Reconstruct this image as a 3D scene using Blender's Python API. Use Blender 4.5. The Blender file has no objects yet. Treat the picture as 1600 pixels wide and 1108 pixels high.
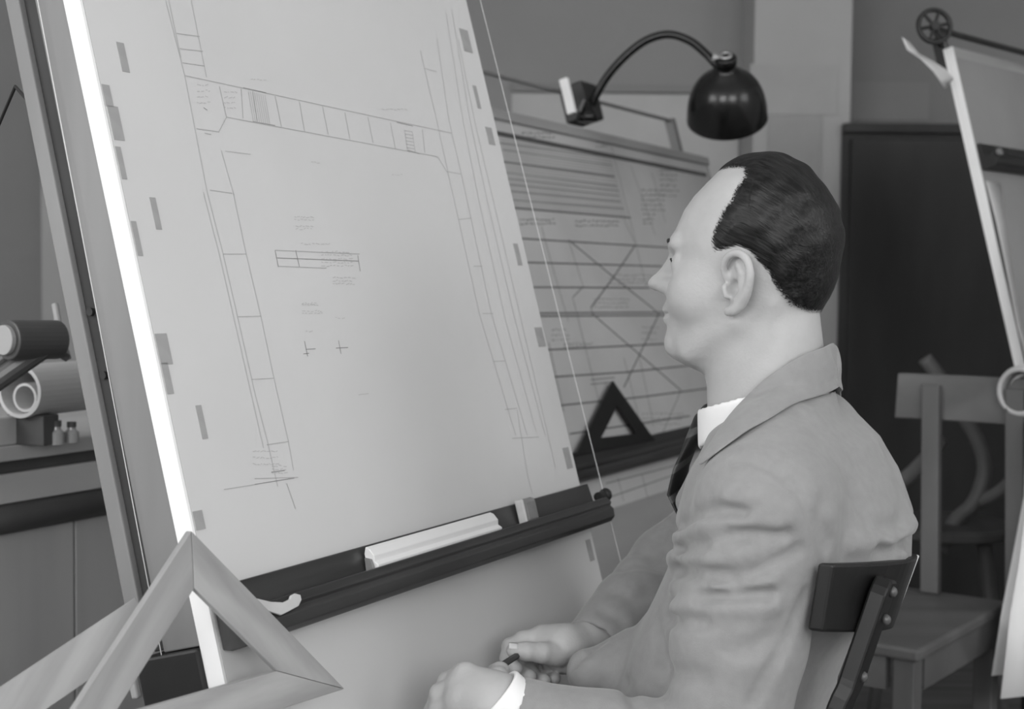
import bpy, math, random
import numpy as np
random.seed(7)
SC = bpy.context.scene
COL = SC.collection

# ------------------------------------------------------------------ camera
FPX, CAM_H = 2222.0, 1.18
PITCH, ROLL = math.radians(2.9), math.radians(0.55)
A3 = lambda *p: np.array(p, float)
FWD = A3(0, math.cos(PITCH), -math.sin(PITCH))
_r0 = A3(1, 0, 0); _u0 = np.cross(_r0, FWD)
RIGHT = _r0 * math.cos(ROLL) + _u0 * math.sin(ROLL)
UPV = -_r0 * math.sin(ROLL) + _u0 * math.cos(ROLL)
CAM = A3(0, 0, CAM_H)
from mathutils import Matrix, Vector
cd = bpy.data.cameras.new('camera'); cam = bpy.data.objects.new('camera', cd); COL.objects.link(cam)
cd.sensor_width = 36; cd.lens = FPX / 1600 * 36
cd.clip_start = 0.05
cam.matrix_world = Matrix([[RIGHT[i], UPV[i], -FWD[i], CAM[i]] for i in range(3)] + [[0, 0, 0, 1]])
cd.dof.use_dof = True; cd.dof.focus_distance = 1.50; cd.dof.aperture_fstop = 6.5
SC.camera = cam
# ------------------------------------------------------------------ world, window light, added fill, exposure
w = bpy.data.worlds.new('world'); SC.world = w; w.use_nodes = True
w.node_tree.nodes['Background'].inputs[0].default_value = (0.8, 0.8, 0.8, 1)
w.node_tree.nodes['Background'].inputs[1].default_value = 0.35
def area(name, loc, target, sx, sy, power):
    l = bpy.data.lights.new(name, 'AREA'); l.shape = 'RECTANGLE'; l.size = sx; l.size_y = sy; l.energy = power
    o = bpy.data.objects.new(name, l); COL.objects.link(o); o.location = loc
    o.rotation_euler = (Vector(target) - Vector(loc)).to_track_quat('-Z', 'Y').to_euler()
    return o
area('window_daylight', (-1.55, -2.40, 2.05), (-1.55, 0, 1.70), 1.9, 1.5, 72)
area('window_daylight', (1.35, -2.40, 2.05), (1.35, 0, 1.70), 1.9, 1.5, 60)  # added fill from the right rear for the drawing paper; no window known there
area('window_daylight', (-3.08, 0.2, 2.05), (0, 0.2, 1.70), 1.9, 1.5, 46)
area('window_daylight', (3.08, 0.4, 2.05), (0, 0.4, 1.60), 1.9, 1.5, 27)  # added side fill from the right, unseen, to lift the paper
SC.view_settings.view_transform = 'Standard'; SC.view_settings.look = 'None'
SC.view_settings.gamma = 1; SC.view_settings.use_curve_mapping = False
SC.view_settings.exposure = 0.08

# ------------------------------------------------------------------ helpers
def ray(px, py): return FWD + RIGHT * (px - 800) / FPX - UPV * (py - 554) / FPX
def atY(px, py, Y):
    d = ray(px, py); return CAM + d * (Y / d[1])
def unit(v): v = np.asarray(v, float); return v / np.linalg.norm(v)
Z = A3(0, 0, 1)

def tag(o, label=None, cat=None, group=None, kind=None):
    if label: o['label'] = label
    if cat: o['category'] = cat
    if group: o['group'] = group
    if kind: o['kind'] = kind
    return o
def thing(name, loc, label, cat, group=None):
    o = bpy.data.objects.new(name, None); COL.objects.link(o); o.location = tuple(loc); o.empty_display_size = .05
    return tag(o, label, cat, group)
def wloc(o):
    p = np.zeros(3)
    while o is not None:
        p = p + np.array(o.location); o = o.parent
    return p
def mesh(name, verts, faces, mat, parent=None, smooth=False, bevel=0.0, origin=None):
    verts = np.asarray(verts, float)
    org = verts.mean(0) if origin is None else np.asarray(origin, float)
    me = bpy.data.meshes.new(name); me.from_pydata((verts - org).tolist(), [], [tuple(int(i) for i in f) for f in faces]); me.update()
    o = bpy.data.objects.new(name, me); COL.objects.link(o)
    o.location = tuple(org - (wloc(parent) if parent is not None else 0))
    if parent is not None: o.parent = parent
    ms = mat if isinstance(mat, (list, tuple)) else [mat]
    for m in ms: me.materials.append(m)
    if smooth: me.polygons.foreach_set('use_smooth', [True] * len(me.polygons))
    if bevel > 0:
        b = o.modifiers.new('bevel', 'BEVEL'); b.width = bevel; b.segments = 2; b.limit_method = 'ANGLE'; b.angle_limit = math.radians(35)
    return o
class MB:
    def __init__(s): s.v = []; s.f = []; s.n = 0
    def add(s, v, f):
        v = np.asarray(v, float); s.v.append(v); s.f += [tuple(i + s.n for i in q) for q in f]; s.n += len(v); return s
    def box(s, c, ax, h):
        c = np.asarray(c, float); P = []
        for k in range(8):
            P.append(c + sum(np.asarray(ax[i], float) * h[i] * (1 if k >> i & 1 else -1) for i in range(3)))
        F = [(0, 2, 3, 1), (4, 5, 7, 6), (0, 1, 5, 4), (2, 6, 7, 3), (0, 4, 6, 2), (1, 3, 7, 5)]
        if np.dot(np.cross(ax[0], ax[1]), ax[2]) < 0: F = [q[::-1] for q in F]
        return s.add(P, F)
    def prism(s, poly, ext):
        poly = np.asarray(poly, float); n = len(poly); ext = np.asarray(ext, float)
        nn = sum(np.cross(poly[i] - poly[0], poly[(i + 1) % n] - poly[0]) for i in range(n))
        F = [tuple(range(n)), tuple(range(2 * n - 1, n - 1, -1))] + [((i + 1) % n, i, n + i, n + (i + 1) % n) for i in range(n)]
        if np.dot(nn, ext) > 0: F = [q[::-1] for q in F]
        return s.add(np.vstack([poly, poly + ext]), F)
    def frame(s, outer, inner, ext):
        n = len(outer); ext = np.asarray(ext, float); o = np.asarray(outer, float); i_ = np.asarray(inner, float)
        F = []
        for k in range(n):
            j = (k + 1) % n
            F += [(k, j, n + j, n + k), (2 * n + j, 2 * n + k, 3 * n + k, 3 * n + j), (j, k, 2 * n + k, 2 * n + j), (n + k, n + j, 3 * n + j, 3 * n + k)]
        nn = np.cross(o[1] - o[0], o[2] - o[0])
        if np.dot(nn, ext) > 0: F = [q[::-1] for q in F]
        return s.add(np.vstack([o, i_, o + ext, i_ + ext]), F)
    def tube(s, pts, r, seg=12, cap=True):
        pts = [np.asarray(p, float) for p in pts]; n = len(pts)
        rs = r if hasattr(r, '__len__') else [r] * n
        t0 = unit(pts[1] - pts[0]); a = np.cross(t0, Z if abs(t0[2]) < .9 else A3(1, 0, 0)); a = unit(a)
        P = []
        for i, p in enumerate(pts):
            t = unit(pts[min(i + 1, n - 1)] - pts[max(i - 1, 0)])
            a = unit(a - t * np.dot(a, t)); b = np.cross(t, a)
            for k in range(seg):
                q = 2 * math.pi * k / seg; P.append(p + (a * math.cos(q) + b * math.sin(q)) * rs[i])
        F = [(i * seg + k, i * seg + (k + 1) % seg, (i + 1) * seg + (k + 1) % seg, (i + 1) * seg + k) for i in range(n - 1) for k in range(seg)]
        if cap: F += [tuple(range(seg - 1, -1, -1)), tuple((n - 1) * seg + k for k in range(seg))]
        return s.add(P, F)
    def lathe(s, prof, c, axis, seg=40, closed=False):
        axis = unit(axis); a = unit(np.cross(axis, A3(.3, .8, .2))); b = np.cross(axis, a); P = []
        for (r, h) in prof:
            for k in range(seg):
                q = 2 * math.pi * k / seg; P.append(np.asarray(c) + axis * h + (a * math.cos(q) + b * math.sin(q)) * r)
        n = len(prof); F = []
        for i in range(n if closed else n - 1):
            j = (i + 1) % n
            F += [(i * seg + k, i * seg + (k + 1) % seg, j * seg + (k + 1) % seg, j * seg + k) for k in range(seg)]
        return s.add(P, F)
    def build(s, name, mat, parent=None, smooth=False, bevel=0.0):
        return mesh(name, np.vstack(s.v), s.f, mat, parent, smooth, bevel)
def catmull(P, n=8):
    P = [np.asarray(p, float) for p in P]; Q = [2 * P[0] - P[1]] + P + [2 * P[-1] - P[-2]]; out = []
    for i in range(1, len(Q) - 2):
        for k in range(n):
            t = k / n; a, b, c, d = Q[i - 1:i + 3]
            out.append(.5 * ((2 * b) + (c - a) * t + (2 * a - 5 * b + 4 * c - d) * t * t + (3 * b - a - 3 * c + d) * t ** 3))
    out.append(P[-1]); return out

# ------------------------------------------------------------------ materials
def mat(name, v, rough=.6, spec=.3, var=.0, scale=8.0, stretch=(1, 1, 1), bump=.0, bscale=60.0, metal=0.0, v2=None, detail=4, sheen=0.0, dirn=None, coat=0.0):
    m = bpy.data.materials.new(name); m.use_nodes = True; nt = m.node_tree; b = nt.nodes['Principled BSDF']
    b.inputs['Roughness'].default_value = rough; b.inputs['Specular IOR Level'].default_value = spec; b.inputs['Metallic'].default_value = metal
    b.inputs['Base Color'].default_value = (v, v, v, 1)
    if sheen: b.inputs['Sheen Weight'].default_value = sheen
    if coat: b.inputs['Coat Weight'].default_value = coat; b.inputs['Coat Roughness'].default_value = .15
    if var or bump:
        tc = nt.nodes.new('ShaderNodeTexCoord'); mp = nt.nodes.new('ShaderNodeMapping')
        nt.links.new(tc.outputs['Object'], mp.inputs[0]); mp.inputs['Scale'].default_value = stretch
        if dirn is not None:   # rotate so that local x follows a given world direction
            d = unit(dirn); rz = math.atan2(d[1], d[0]); ry = -math.asin(max(-1, min(1, d[2])))
            mp.vector_type = 'TEXTURE'; mp.inputs['Rotation'].default_value = (0, ry, rz); mp.inputs['Scale'].default_value = tuple(1 / q for q in stretch)
    if var:
        n = nt.nodes.new('ShaderNodeTexNoise'); n.inputs['Scale'].default_value = scale; n.inputs['Detail'].default_value = detail
        nt.links.new(mp.outputs[0], n.inputs['Vector'])
        r = nt.nodes.new('ShaderNodeValToRGB'); lo = max(0, v * (1 - var)); hi = v * (1 + var) if v2 is None else v2
        r.color_ramp.elements[0].position = .3; r.color_ramp.elements[1].position = .7
        r.color_ramp.elements[0].color = (lo, lo, lo, 1); r.color_ramp.elements[1].color = (hi, hi, hi, 1)
        nt.links.new(n.outputs['Fac'], r.inputs[0]); nt.links.new(r.outputs[0], b.inputs['Base Color'])
    if bump:
        n2 = nt.nodes.new('ShaderNodeTexNoise'); n2.inputs['Scale'].default_value = bscale; n2.inputs['Detail'].default_value = 3
        nt.links.new(mp.outputs[0], n2.inputs['Vector'])
        bp = nt.nodes.new('ShaderNodeBump'); bp.inputs['Strength'].default_value = bump; bp.inputs['Distance'].default_value = .004
        nt.links.new(n2.outputs['Fac'], bp.inputs['Height']); nt.links.new(bp.outputs[0], b.inputs['Normal'])
    return m
TH = math.radians(28.4); TILT = math.radians(15.5)
U1 = A3(math.sin(TH), math.cos(TH), 0); NH1 = A3(math.cos(TH), -math.sin(TH), 0)
M = {}
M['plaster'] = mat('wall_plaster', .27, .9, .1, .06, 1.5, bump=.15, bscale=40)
M['plaster_light'] = mat('pilaster_plaster', .40, .9, .1, .06, 1.8, bump=.15, bscale=40)  # same paint as the wall; stronger light on it put into the colour
M['plaster_dark'] = mat('recess_plaster', .25, .9, .1, .07, 1.5, bump=.15, bscale=40)  # same paint again; the recess shade put into a darker colour
M['white_wall'] = mat('white_wall', .76, .9, .1, .04, 1.2)
M['ceiling'] = mat('ceiling_paint', .86, .9, .1, .03, 1.0)
M['floor'] = mat('floor_wood', .16, .5, .3, .25, 3, (1, 8, 1))
M['paper'] = mat('tracing_paper', .60, .75, .2, .035, 3.0, bump=.05, bscale=12, detail=6)
M['paper_old'] = mat('drawing_paper_aged', .50, .8, .2, .08, 4.0, detail=6)
M['paper_white'] = mat('white_paper', .82, .75, .2, .03, 5.0)
M['board_wood'] = mat('board_wood', .33, .6, .3, .14, 9, (.12, 1, 1), dirn=U1)
M['edge_white'] = mat('white_edge_paper', .86, .7, .2, .03, 10)
M['post_wood'] = mat('post_wood', .21, .55, .3, .14, 11, (1, 1, .12), bump=.05)
M['post_dark'] = mat('post_groove', .035, .6, .3, .2, 8)
M['iron'] = mat('black_iron', .02, .45, .4, .2, 10)
M['rule_dark'] = mat('dark_stained_wood', .036, .30, .5, .6, 30, (.06, 1, 1), bump=.08, bscale=30, dirn=U1)
M['square_wood'] = mat('pear_wood', .33, .5, .35, .26, 34, (.08, 1, 1), bump=.04, dirn=U1)
M['square_wood_b'] = mat('pear_wood_leg', .31, .5, .35, .26, 34, (.08, 1, 1), bump=.04, dirn=A3(.35, .55, -.75))
M['square_wood_c'] = mat('pear_wood_other_leg', .29, .5, .35, .26, 34, (.08, 1, 1), bump=.04, dirn=A3(.35, .55, .75))
M['square_black'] = mat('black_set_square', .016, .5, .35, .15, 12)
M['scale_white'] = mat('ivory_scale', .8, .4, .4, .05, 30, (.1, 1, 1), dirn=U1)
M['eraser'] = mat('eraser_rubber', .5, .8, .2, .08, 60)
M['eraser_dark'] = mat('eraser_sleeve', .25, .8, .2, .08, 60)
M['ivory'] = mat('ivory_celluloid', .55, .45, .35, .06, 40)
M['tape'] = mat('gummed_tape', .34, .6, .3, .08, 40)
M['pencil_f'] = mat('pencil_line_faint', .49, .8, .1)
M['pencil_m'] = mat('pencil_line_medium', .42, .8, .1)
M['pencil_d'] = mat('pencil_line_dark', .28, .8, .1)
M['ink_f'] = mat('ink_line_faint', .33, .8, .1)
M['ink_m'] = mat('ink_line_medium', .24, .8, .1)
M['ink_d'] = mat('ink_line_dark', .13, .8, .1)
M['wire'] = mat('bright_wire', .62, .4, .5, metal=.3)
M['wire_dark'] = mat('dull_wire', .2, .5, .4)
M['black_metal'] = mat('black_enamel', .005, .22, .45)
M['chrome'] = mat('worn_steel', .5, .3, .5, metal=.8)
M['chest_wood'] = mat('chest_wood', .40, .6, .25, .10, 10, (1, 1, .1), bump=.03)
M['chest_top'] = mat('chest_top_wood', .52, .55, .3, .10, 9, (.12, 1, 1), dirn=U1)
M['dark_rail'] = mat('dark_painted_rail', .085, .5, .35, .1, 12)  # also paints the shade in the chest's recesses
M['grey_metal'] = mat('grey_metal', .10, .4, .5, metal=.2)
M['pale_metal'] = mat('pale_metal_cap', .42, .45, .4)
M['cabinet'] = mat('black_stained_cabinet', .036, .55, .3, .5, 3, (1, 1, .25))
M['chair_wood'] = mat('brown_chair_wood', .10, .5, .35, .22, 12, (1, 1, .15), bump=.04)
M['bent_wood'] = mat('bentwood', .17, .5, .35, .15, 12)
M['chair_wood_h'] = mat('brown_chair_seat_wood', .10, .5, .35, .22, 12, (.15, 1, 1), bump=.04)
M['chair_black'] = mat('black_lacquered_wood', .009, .42, .35, .3, 14)
M['chair_edge'] = mat('worn_pale_edge', .85, .5, .3, .1, 30)  # light along the back panel's edge put into the colour
M['glass_jar'] = mat('ink_glass', .38, .15, .6)
M['window_white'] = mat('window_frame_paint', .7, .5, .3)
M['window_pane'] = mat('window_glass', .75, .08, .6)

# ------------------------------------------------------------------ room shell
X3, Y3 = A3(1, 0, 0), A3(0, 1, 0)
AX = (X3, Y3, Z)
def boxo(name, lo, hi, m, parent=None, bevel=0.0):
    lo = np.array(lo, float); hi = np.array(hi, float)
    return MB().box((lo + hi) / 2, AX, (hi - lo) / 2).build(name, m, parent, bevel=bevel)
def struct(o): o['kind'] = 'structure'; return o
struct(boxo('floor', (-3.3, -2.7, -.1), (3.3, 5.4, 0), M['floor']))
struct(boxo('ceiling', (-3.3, -2.7, 3.1), (3.3, 5.4, 3.2), M['ceiling']))
struct(boxo('wall_left', (-3.3, -2.7, 0), (-3.15, 5.4, 3.1), M['white_wall']))
struct(boxo('wall_right', (3.15, -2.7, 0), (3.3, 5.4, 3.1), M['white_wall']))
struct(boxo('wall_rear', (-3.15, -2.7, 0), (3.15, -2.5, 3.1), M['white_wall']))
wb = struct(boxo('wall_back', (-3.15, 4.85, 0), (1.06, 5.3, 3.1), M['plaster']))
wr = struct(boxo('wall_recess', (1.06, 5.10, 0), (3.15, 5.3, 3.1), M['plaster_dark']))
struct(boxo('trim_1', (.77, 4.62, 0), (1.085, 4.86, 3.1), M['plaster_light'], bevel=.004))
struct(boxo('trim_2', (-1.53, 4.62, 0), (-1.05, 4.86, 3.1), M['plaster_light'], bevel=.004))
def window(n, c, ax, wd):   # c centre on wall, ax horizontal axis, inward normal
    inn = np.cross(ax, Z); inn = inn if np.dot(inn, A3(0, .5, 1.5) - c) > 0 else -inn
    root = bpy.data.objects.new('window_%d' % n, None); COL.objects.link(root); root.location = tuple(c); root['kind'] = 'structure'
    mb = MB(); hw, hh = wd / 2, .78
    for sx in (-1, 1): mb.box(c + ax * sx * hw + inn * .02, (ax, inn, Z), (.035, .03, hh + .035))
    for sz in (-1, 1): mb.box(c + Z * sz * hh + inn * .02, (ax, inn, Z), (hw, .03, .035))
    mb.build('window_frame', M['window_white'], root)
    for sx in (-1, 0, 1):
        for sz in (-1, 1):
            MB().box(c + ax * sx * hw * 2 / 3 + Z * sz * hh / 2 + inn * .012, (ax, inn, Z), (hw / 3 - .015, .004, hh / 2 - .015)).build('pane', M['window_pane'], root)
    MB().box(c - Z * (hh + .05) + inn * .07, (ax, inn, Z), (hw + .08, .08, .02)).build('window_sill', M['window_white'], root)
window(1, A3(-1.55, -2.5, 2.05), X3, 2.0); window(2, A3(1.35, -2.5, 2.05), X3, 2.0)  # the right-hand one is added to go with the rear fill
window(3, A3(-3.15, .2, 2.05), Y3, 2.0); window(4, A3(3.15, .4, 2.05), Y3, 2.0)  # here too the right-hand one only backs an added fill light

# ------------------------------------------------------------------ a drawing board station
class Board:
    def __init__(s, px, py, Y, th, tilt):
        s.P = atY(px, py, Y); s.u = A3(math.sin(th), math.cos(th), 0); s.nh = A3(math.cos(th), -math.sin(th), 0)
        s.v = -s.nh * math.sin(tilt) + Z * math.cos(tilt); s.n = s.nh * math.cos(tilt) + Z * math.sin(tilt)
        s.ax = (s.u, s.v, s.n)
    def at(s, a, b, c=0.0): return s.P + s.u * a + s.v * b + s.n * c
    def px(s, x, y, c=0.0):
        d = ray(x, y); P = s.P + s.n * c; return CAM + d * (np.dot(P - CAM, s.n) / np.dot(d, s.n))
    def uv(s, x, y, c=0.0):
        p = s.px(x, y, c) - s.P; return np.dot(p, s.u), np.dot(p, s.v)
    def slab(s, mb, a0, a1, b0, b1, c0, c1):
        return mb.box(s.at((a0 + a1) / 2, (b0 + b1) / 2, (c0 + c1) / 2), s.ax, ((a1 - a0) / 2, (b1 - b0) / 2, (c1 - c0) / 2))
    def line(s, mb, pts, w, c=.0012):   # thin drawn line through picture points, lying on the sheet
        q = [s.uv(*p, c) if not isinstance(p, np.ndarray) else p for p in pts]
        for (a0, b0), (a1, b1) in zip(q[:-1], q[1:]):
            L = math.hypot(a1 - a0, b1 - b0)
            if L < 1e-6: continue
            tx, ty = (a1 - a0) / L, (b1 - b0) / L; h = w / 2
            mb.add([s.at(a0 - ty * h, b0 + tx * h, c), s.at(a0 + ty * h, b0 - tx * h, c), s.at(a1 + ty * h, b1 - tx * h, c), s.at(a1 - ty * h, b1 + tx * h, c)], [(0, 1, 2, 3)])
B1 = Board(290, 810, 1.30, TH, TILT)
B2 = Board(902, 706, 2.75, TH, TILT)
B3 = Board(1530, 260, 3.10, math.radians(45), math.radians(15))

# ================================================================== station with the large drawing (in front of the person)
b = B1
root = thing('drawing_board', b.at(.4, -1.02 / math.cos(TILT) + .03, -.06) * A3(1, 1, 0), 'large tilted drawing board with bright white edge on a wooden upright', 'drawing board')
b.slab(MB(), 0.0085, .80, -.335, .86, -.020, 0).build('board_panel', M['board_wood'], root)
b.slab(MB(), .0050, .0085, -.335, .86, -.020, 0.0004).build('edge_strip', M['edge_white'], root)
# upright behind the near edge: wide batten, dark strip painting the shaded gap, thin back strip
for nm, m, (a0, a1), (b0, b1), c0t, c1t, c0b, c1b in (
        ('batten', 'post_wood', (.008, .060), (-.118, .84), -.054, -.0205, -.068, -.0205),
        ('groove_strip', 'post_dark', (.013, .055), (-.116, .84), -.074, -.0545, -.0855, -.0685),
        ('back_strip', 'post_wood', (.007, .050), (-.110, .84), -.092, -.0745, -.105, -.086)):
    P = [b.at(a0, b0, c0b), b.at(a0, b0, c1b), b.at(a0, b1, c1t), b.at(a0, b1, c0t)]
    MB().prism(P, b.u * (a1 - a0)).build(nm, M[m], root, bevel=.0015)
b.slab(MB(), -.001, .007, -.155, -.088, -.112, -.104).build('cleat', M['pale_metal'], root, bevel=.002)
for v_, in ((.215,), (.152,), (-.10,)):
    MB().tube([b.at(.018, v_, -.073), b.at(.009, v_, -.073)], .004, 12).build('bolt', M['iron'], root)
FT = []
for a0 in (.012, .56):   # cast iron legs and feet that carry the board
    top = b.at(a0 + .02, -.19, -.05); foot = A3(top[0] + .05, top[1] - .025, .03)
    mb = MB(); mb.box((top + foot) / 2, (unit(top - foot), unit(b.u - unit(top - foot) * np.dot(b.u, unit(top - foot))), unit(np.cross(unit(top - foot), b.u))), (np.linalg.norm(top - foot) / 2, .022, .028))
    mb.build('leg', M['iron'], root, bevel=.003)
    FT.append(A3(foot[0], foot[1], .03) - b.nh * .33)
    MB().box(A3(foot[0], foot[1], .02) - b.nh * .16, (b.nh, b.u, Z), (.22, .03, .02)).build('foot', M['iron'], root, bevel=.004)
MB().tube(FT, .014, 12).build('cross_rod', M['iron'], root)
b.slab(MB(), .001, .060, -.42, -.119, -.100, -.0205).build('bracket', M['iron'], root, bevel=.003)  # dark plate standing in for the shade below the upright
b.slab(MB(), .06, .11, -.32, .80, -.05, -.0205).build('rear_batten', M['post_wood'], root)
b.slab(MB(), .70, .76, -.32, .80, -.05, -.0205).build('rear_batten', M['post_wood'], root)

sheet = thing('drawing_sheet', b.at(.4, .25, .0006), 'large pale pencil drawing of a bridge taped on the board before the seated person', 'drawing')
b.slab(MB(), .009, .799, -.330, .85, .0003, .0008).build('paper', M['paper'], sheet)
def ln(*pts): return list(pts)
faint, med, dark = MB(), MB(), MB()
W = .0010
for p in (ln((259, 0), (289, 118), (324, 300), (349, 397), (372, 497), (399, 616), (419, 693), (434, 760)),
          ln((264, 0), (283, 90)), ln((299, 0), (323, 121)), ln((365, 302), (385, 397), (408, 494), (428, 589), (451, 690), (459, 735)),
          ln((318, 300), (343, 397), (393, 616), (412, 700)), ln((346, 235), (366, 305)),
          ln((657, 79), (683, 190), (702, 278), (717, 344), (749, 490), (806, 680)), ln((683, 60), (702, 190), (721, 272), (736, 341), (768, 490), (824, 680)),
          ln((697, 20), (724, 190), (749, 316), (790, 500), (838, 675)), ln((706, 15), (735, 190), (762, 316), (805, 500), (852, 680)),
          ln((716, 60), (742, 190), (775, 330), (868, 730)),
          ln((808, 640), (825, 745), (832, 772)),
          ln((352, 236), (392, 241)), ln((560, 617), (576, 615))):
    b.line(faint, p, W)
for p in (ln((289, 118), (705, 208)), ln((354, 183), (684, 245), (698, 268), (720, 272)), ln((307, 201), (342, 206), (354, 183)),
          ln((276, 52), (312, 57)), ln((281, 76), (317, 80)), ln((285, 98), (320, 103)),
          ln((328, 297), (363, 302)), ln((349, 397), (385, 397)), ln((372, 495), (408, 494)), ln((393, 593), (428, 591)), ln((417, 695), (451, 690)),
          ln((740, 416), (754, 416)), ln((754, 490), (771, 490)), ln((771, 565), (789, 564)), ln((789, 640), (808, 638)), ln((717, 343), (736, 341)),
          ln((430, 150), (440, 198)), ln((468, 159), (476, 205)), ln((504, 166), (513, 210)), ln((539, 176), (547, 218)), ln((575, 183), (583, 223)),
          ln((610, 192), (618, 232)), ln((343, 135), (354, 183)), ln((377, 139), (380, 185)), ln((395, 142), (402, 190)), ln((660, 202), (664, 238)),
          ln((430, 391), (562, 397)), ln((435, 416), (510, 419)), ln((398, 748), (466, 746)), ln((350, 765), (400, 757)), ln((800, 685), (842, 683)),
          ln((664, 107), (682, 112)), ln((320, 208), (330, 210)), ln((448, 755), (462, 795))):
    b.line(med, p, W * .9)
for p in (ln((430, 391), (435, 417)), ln((462, 391), (468, 417)), ln((559, 399), (563, 424)), ln((433, 403), (560, 408)), ln((380, 137), (416, 145)), ln((395, 190), (430, 196)),
          ln((476, 533), (481, 557)), ln((478, 546), (493, 545)), ln((474, 553), (483, 552)), ln((529, 532), (533, 553)), ln((525, 544), (544, 543)),
          ln((620, 191), (645, 197)), ln((638, 235), (655, 240)), ln((398, 757), (460, 747)), ln((424, 738), (445, 735)), ln((318, 168), (324, 172))):
    b.line(dark, p, W * .85)
for i in range(9):    # close hatching in two truss bays
    t = i / 8; b.line(faint, [(388 + 26 * t, 142 + 6 * t), (396 + 26 * t, 190 + 5 * t)], W * .8)
for i in range(7):
    t = i / 6; b.line(med, [(632 + 4 * t, 204 + 32 * t), (644 + 4 * t, 206 + 32 * t)], W * .7)
for q in ((632, 203, 637, 236), (644, 205, 649, 238)): b.line(med, [q[:2], q[2:]], W * .7)
def scribble(mb, x0, y0, x1, y1, rows, w=W * .8, B=None):   # illegible lettering: short strokes
    B = B or b
    for r in range(rows):
        y = y0 + (y1 - y0) * (r + .5) / rows; x = x0
        while x < x1 - 4:
            L = random.uniform(2, 6); B.line(mb, [(x, y + random.uniform(-1.4, 1.4)), (min(x + L, x1), y + random.uniform(-1.4, 1.4))], w); x += L + random.uniform(.8, 3)
for q in ((460, 337, 492, 346, 2), (462, 351, 494, 360, 2), (502, 391, 552, 418, 5), (520, 431, 556, 446, 3), (472, 472, 500, 478, 2), (472, 484, 506, 492, 2),
          (524, 494, 540, 500, 1), (308, 128, 330, 165, 4), (350, 140, 372, 172, 4), (392, 121, 420, 127, 1), (596, 168, 640, 174, 1), (486, 252, 504, 256, 1), (612, 270, 634, 276, 1),
          (425, 725, 450, 742, 3), (395, 700, 440, 730, 3), (470, 378, 520, 384, 1), (478, 515, 490, 520, 1)): scribble(faint, *q)
for mb, m, nm in ((faint, 'pencil_f', 'faint_pencil_lines'), (med, 'pencil_m', 'pencil_lines'), (dark, 'pencil_d', 'dark_pencil_lines')):
    mb.build(nm, M[m], sheet)['kind'] = 'stuff'
for (x, y, wu, hv) in ((191, 90, .010, .030), (166, 150, .010, .022), (180, 193, .014, .034), (188, 255, .007, .032), (242, 334, .008, .032), (209, 373, .007, .034),
                       (252, 546, .016, .030), (256, 592, .009, .030), (314, 660, .008, .033), (302, 815, .013, .018),
                       (727, 64, .024, .034), (744, 152, .010, .034), (765, 213, .018, .026), (808, 398, .013, .032), (843, 527, .022, .028), (886, 716, .018, .030), (921, 860, .014, .030)):
    a, v_ = b.uv(x, y)
    a = min(max(a, .0095 + wu / 2), .7985 - wu / 2)
    b.slab(MB(), a - wu / 2, a + wu / 2, v_ - hv / 2, v_ + hv / 2, .0009, .0014).build('tape', M['tape'], sheet)

def rule(B, u0, u1, vtop, label, wire_u, vspan, knobs, rm='rule_dark'):
    r = thing('parallel_rule', B.at((u0 + u1) / 2, vtop - .06, .02), label, 'parallel rule')
    prof = [(0, .002), (0, .010), (-.028, .013), (-.030, .026), (-.024, .030), (-.024, .035), (-.032, .040), (-.036, .037), (-.041, .041), (-.052, .040), (-.058, .033), (-.060, .012), (-.058, .002)]
    MB().prism([B.at(u0, vtop + q[0], q[1]) for q in prof], B.u * (u1 - u0)).build('rail', M[rm], r, bevel=.0012)
    for wu in wire_u:
        MB().tube([B.at(wu[0], vspan[0], .012), B.at(wu[1], vspan[1], .012)], .0006, 6).build('wire', M['wire'], r)
    for (ku, kv) in knobs:
        k = MB().tube([B.at(ku - .012, kv, .014), B.at(ku + .006, kv, .014)], .007, 14).build('clip', M['iron'], r)
        mb = MB()
        for t, rr in ((.008, .009), (.014, .010)): mb.lathe([(.0, -.003), (rr * .8, -.003), (rr, 0), (rr * .8, .003), (0, .003)], B.at(ku + t, kv, .014), B.u, 16)
        mb.build('thumb_nut', M['iron'], k, smooth=True)
    return r
rule(b, .010, .806, -.068, 'dark wooden parallel rule with tray, holding the white scale, across the large pale drawing', ((.815, .852),), (.86, -.33), ((.832, -.090),))
def on_side(x, y, a=.004):
    d = ray(x, y); return CAM + d * (np.dot(b.at(a, 0) - CAM, b.u) / np.dot(d, b.u))
r1 = [q for q in COL.objects if q.name.startswith('parallel_rule')][0]
MB().tube([on_side(55, -20), on_side(269, 1112)], .00045, 6).build('wire', M['wire'], r1)
MB().tube([b.at(.02, .43, -.100), atY(24, 135, 1.50), atY(-4, 200, 1.56), atY(-60, 300, 1.7), atY(-90, 420, 1.85)], .0018, 8).build('cord', M['iron'], root)

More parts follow.
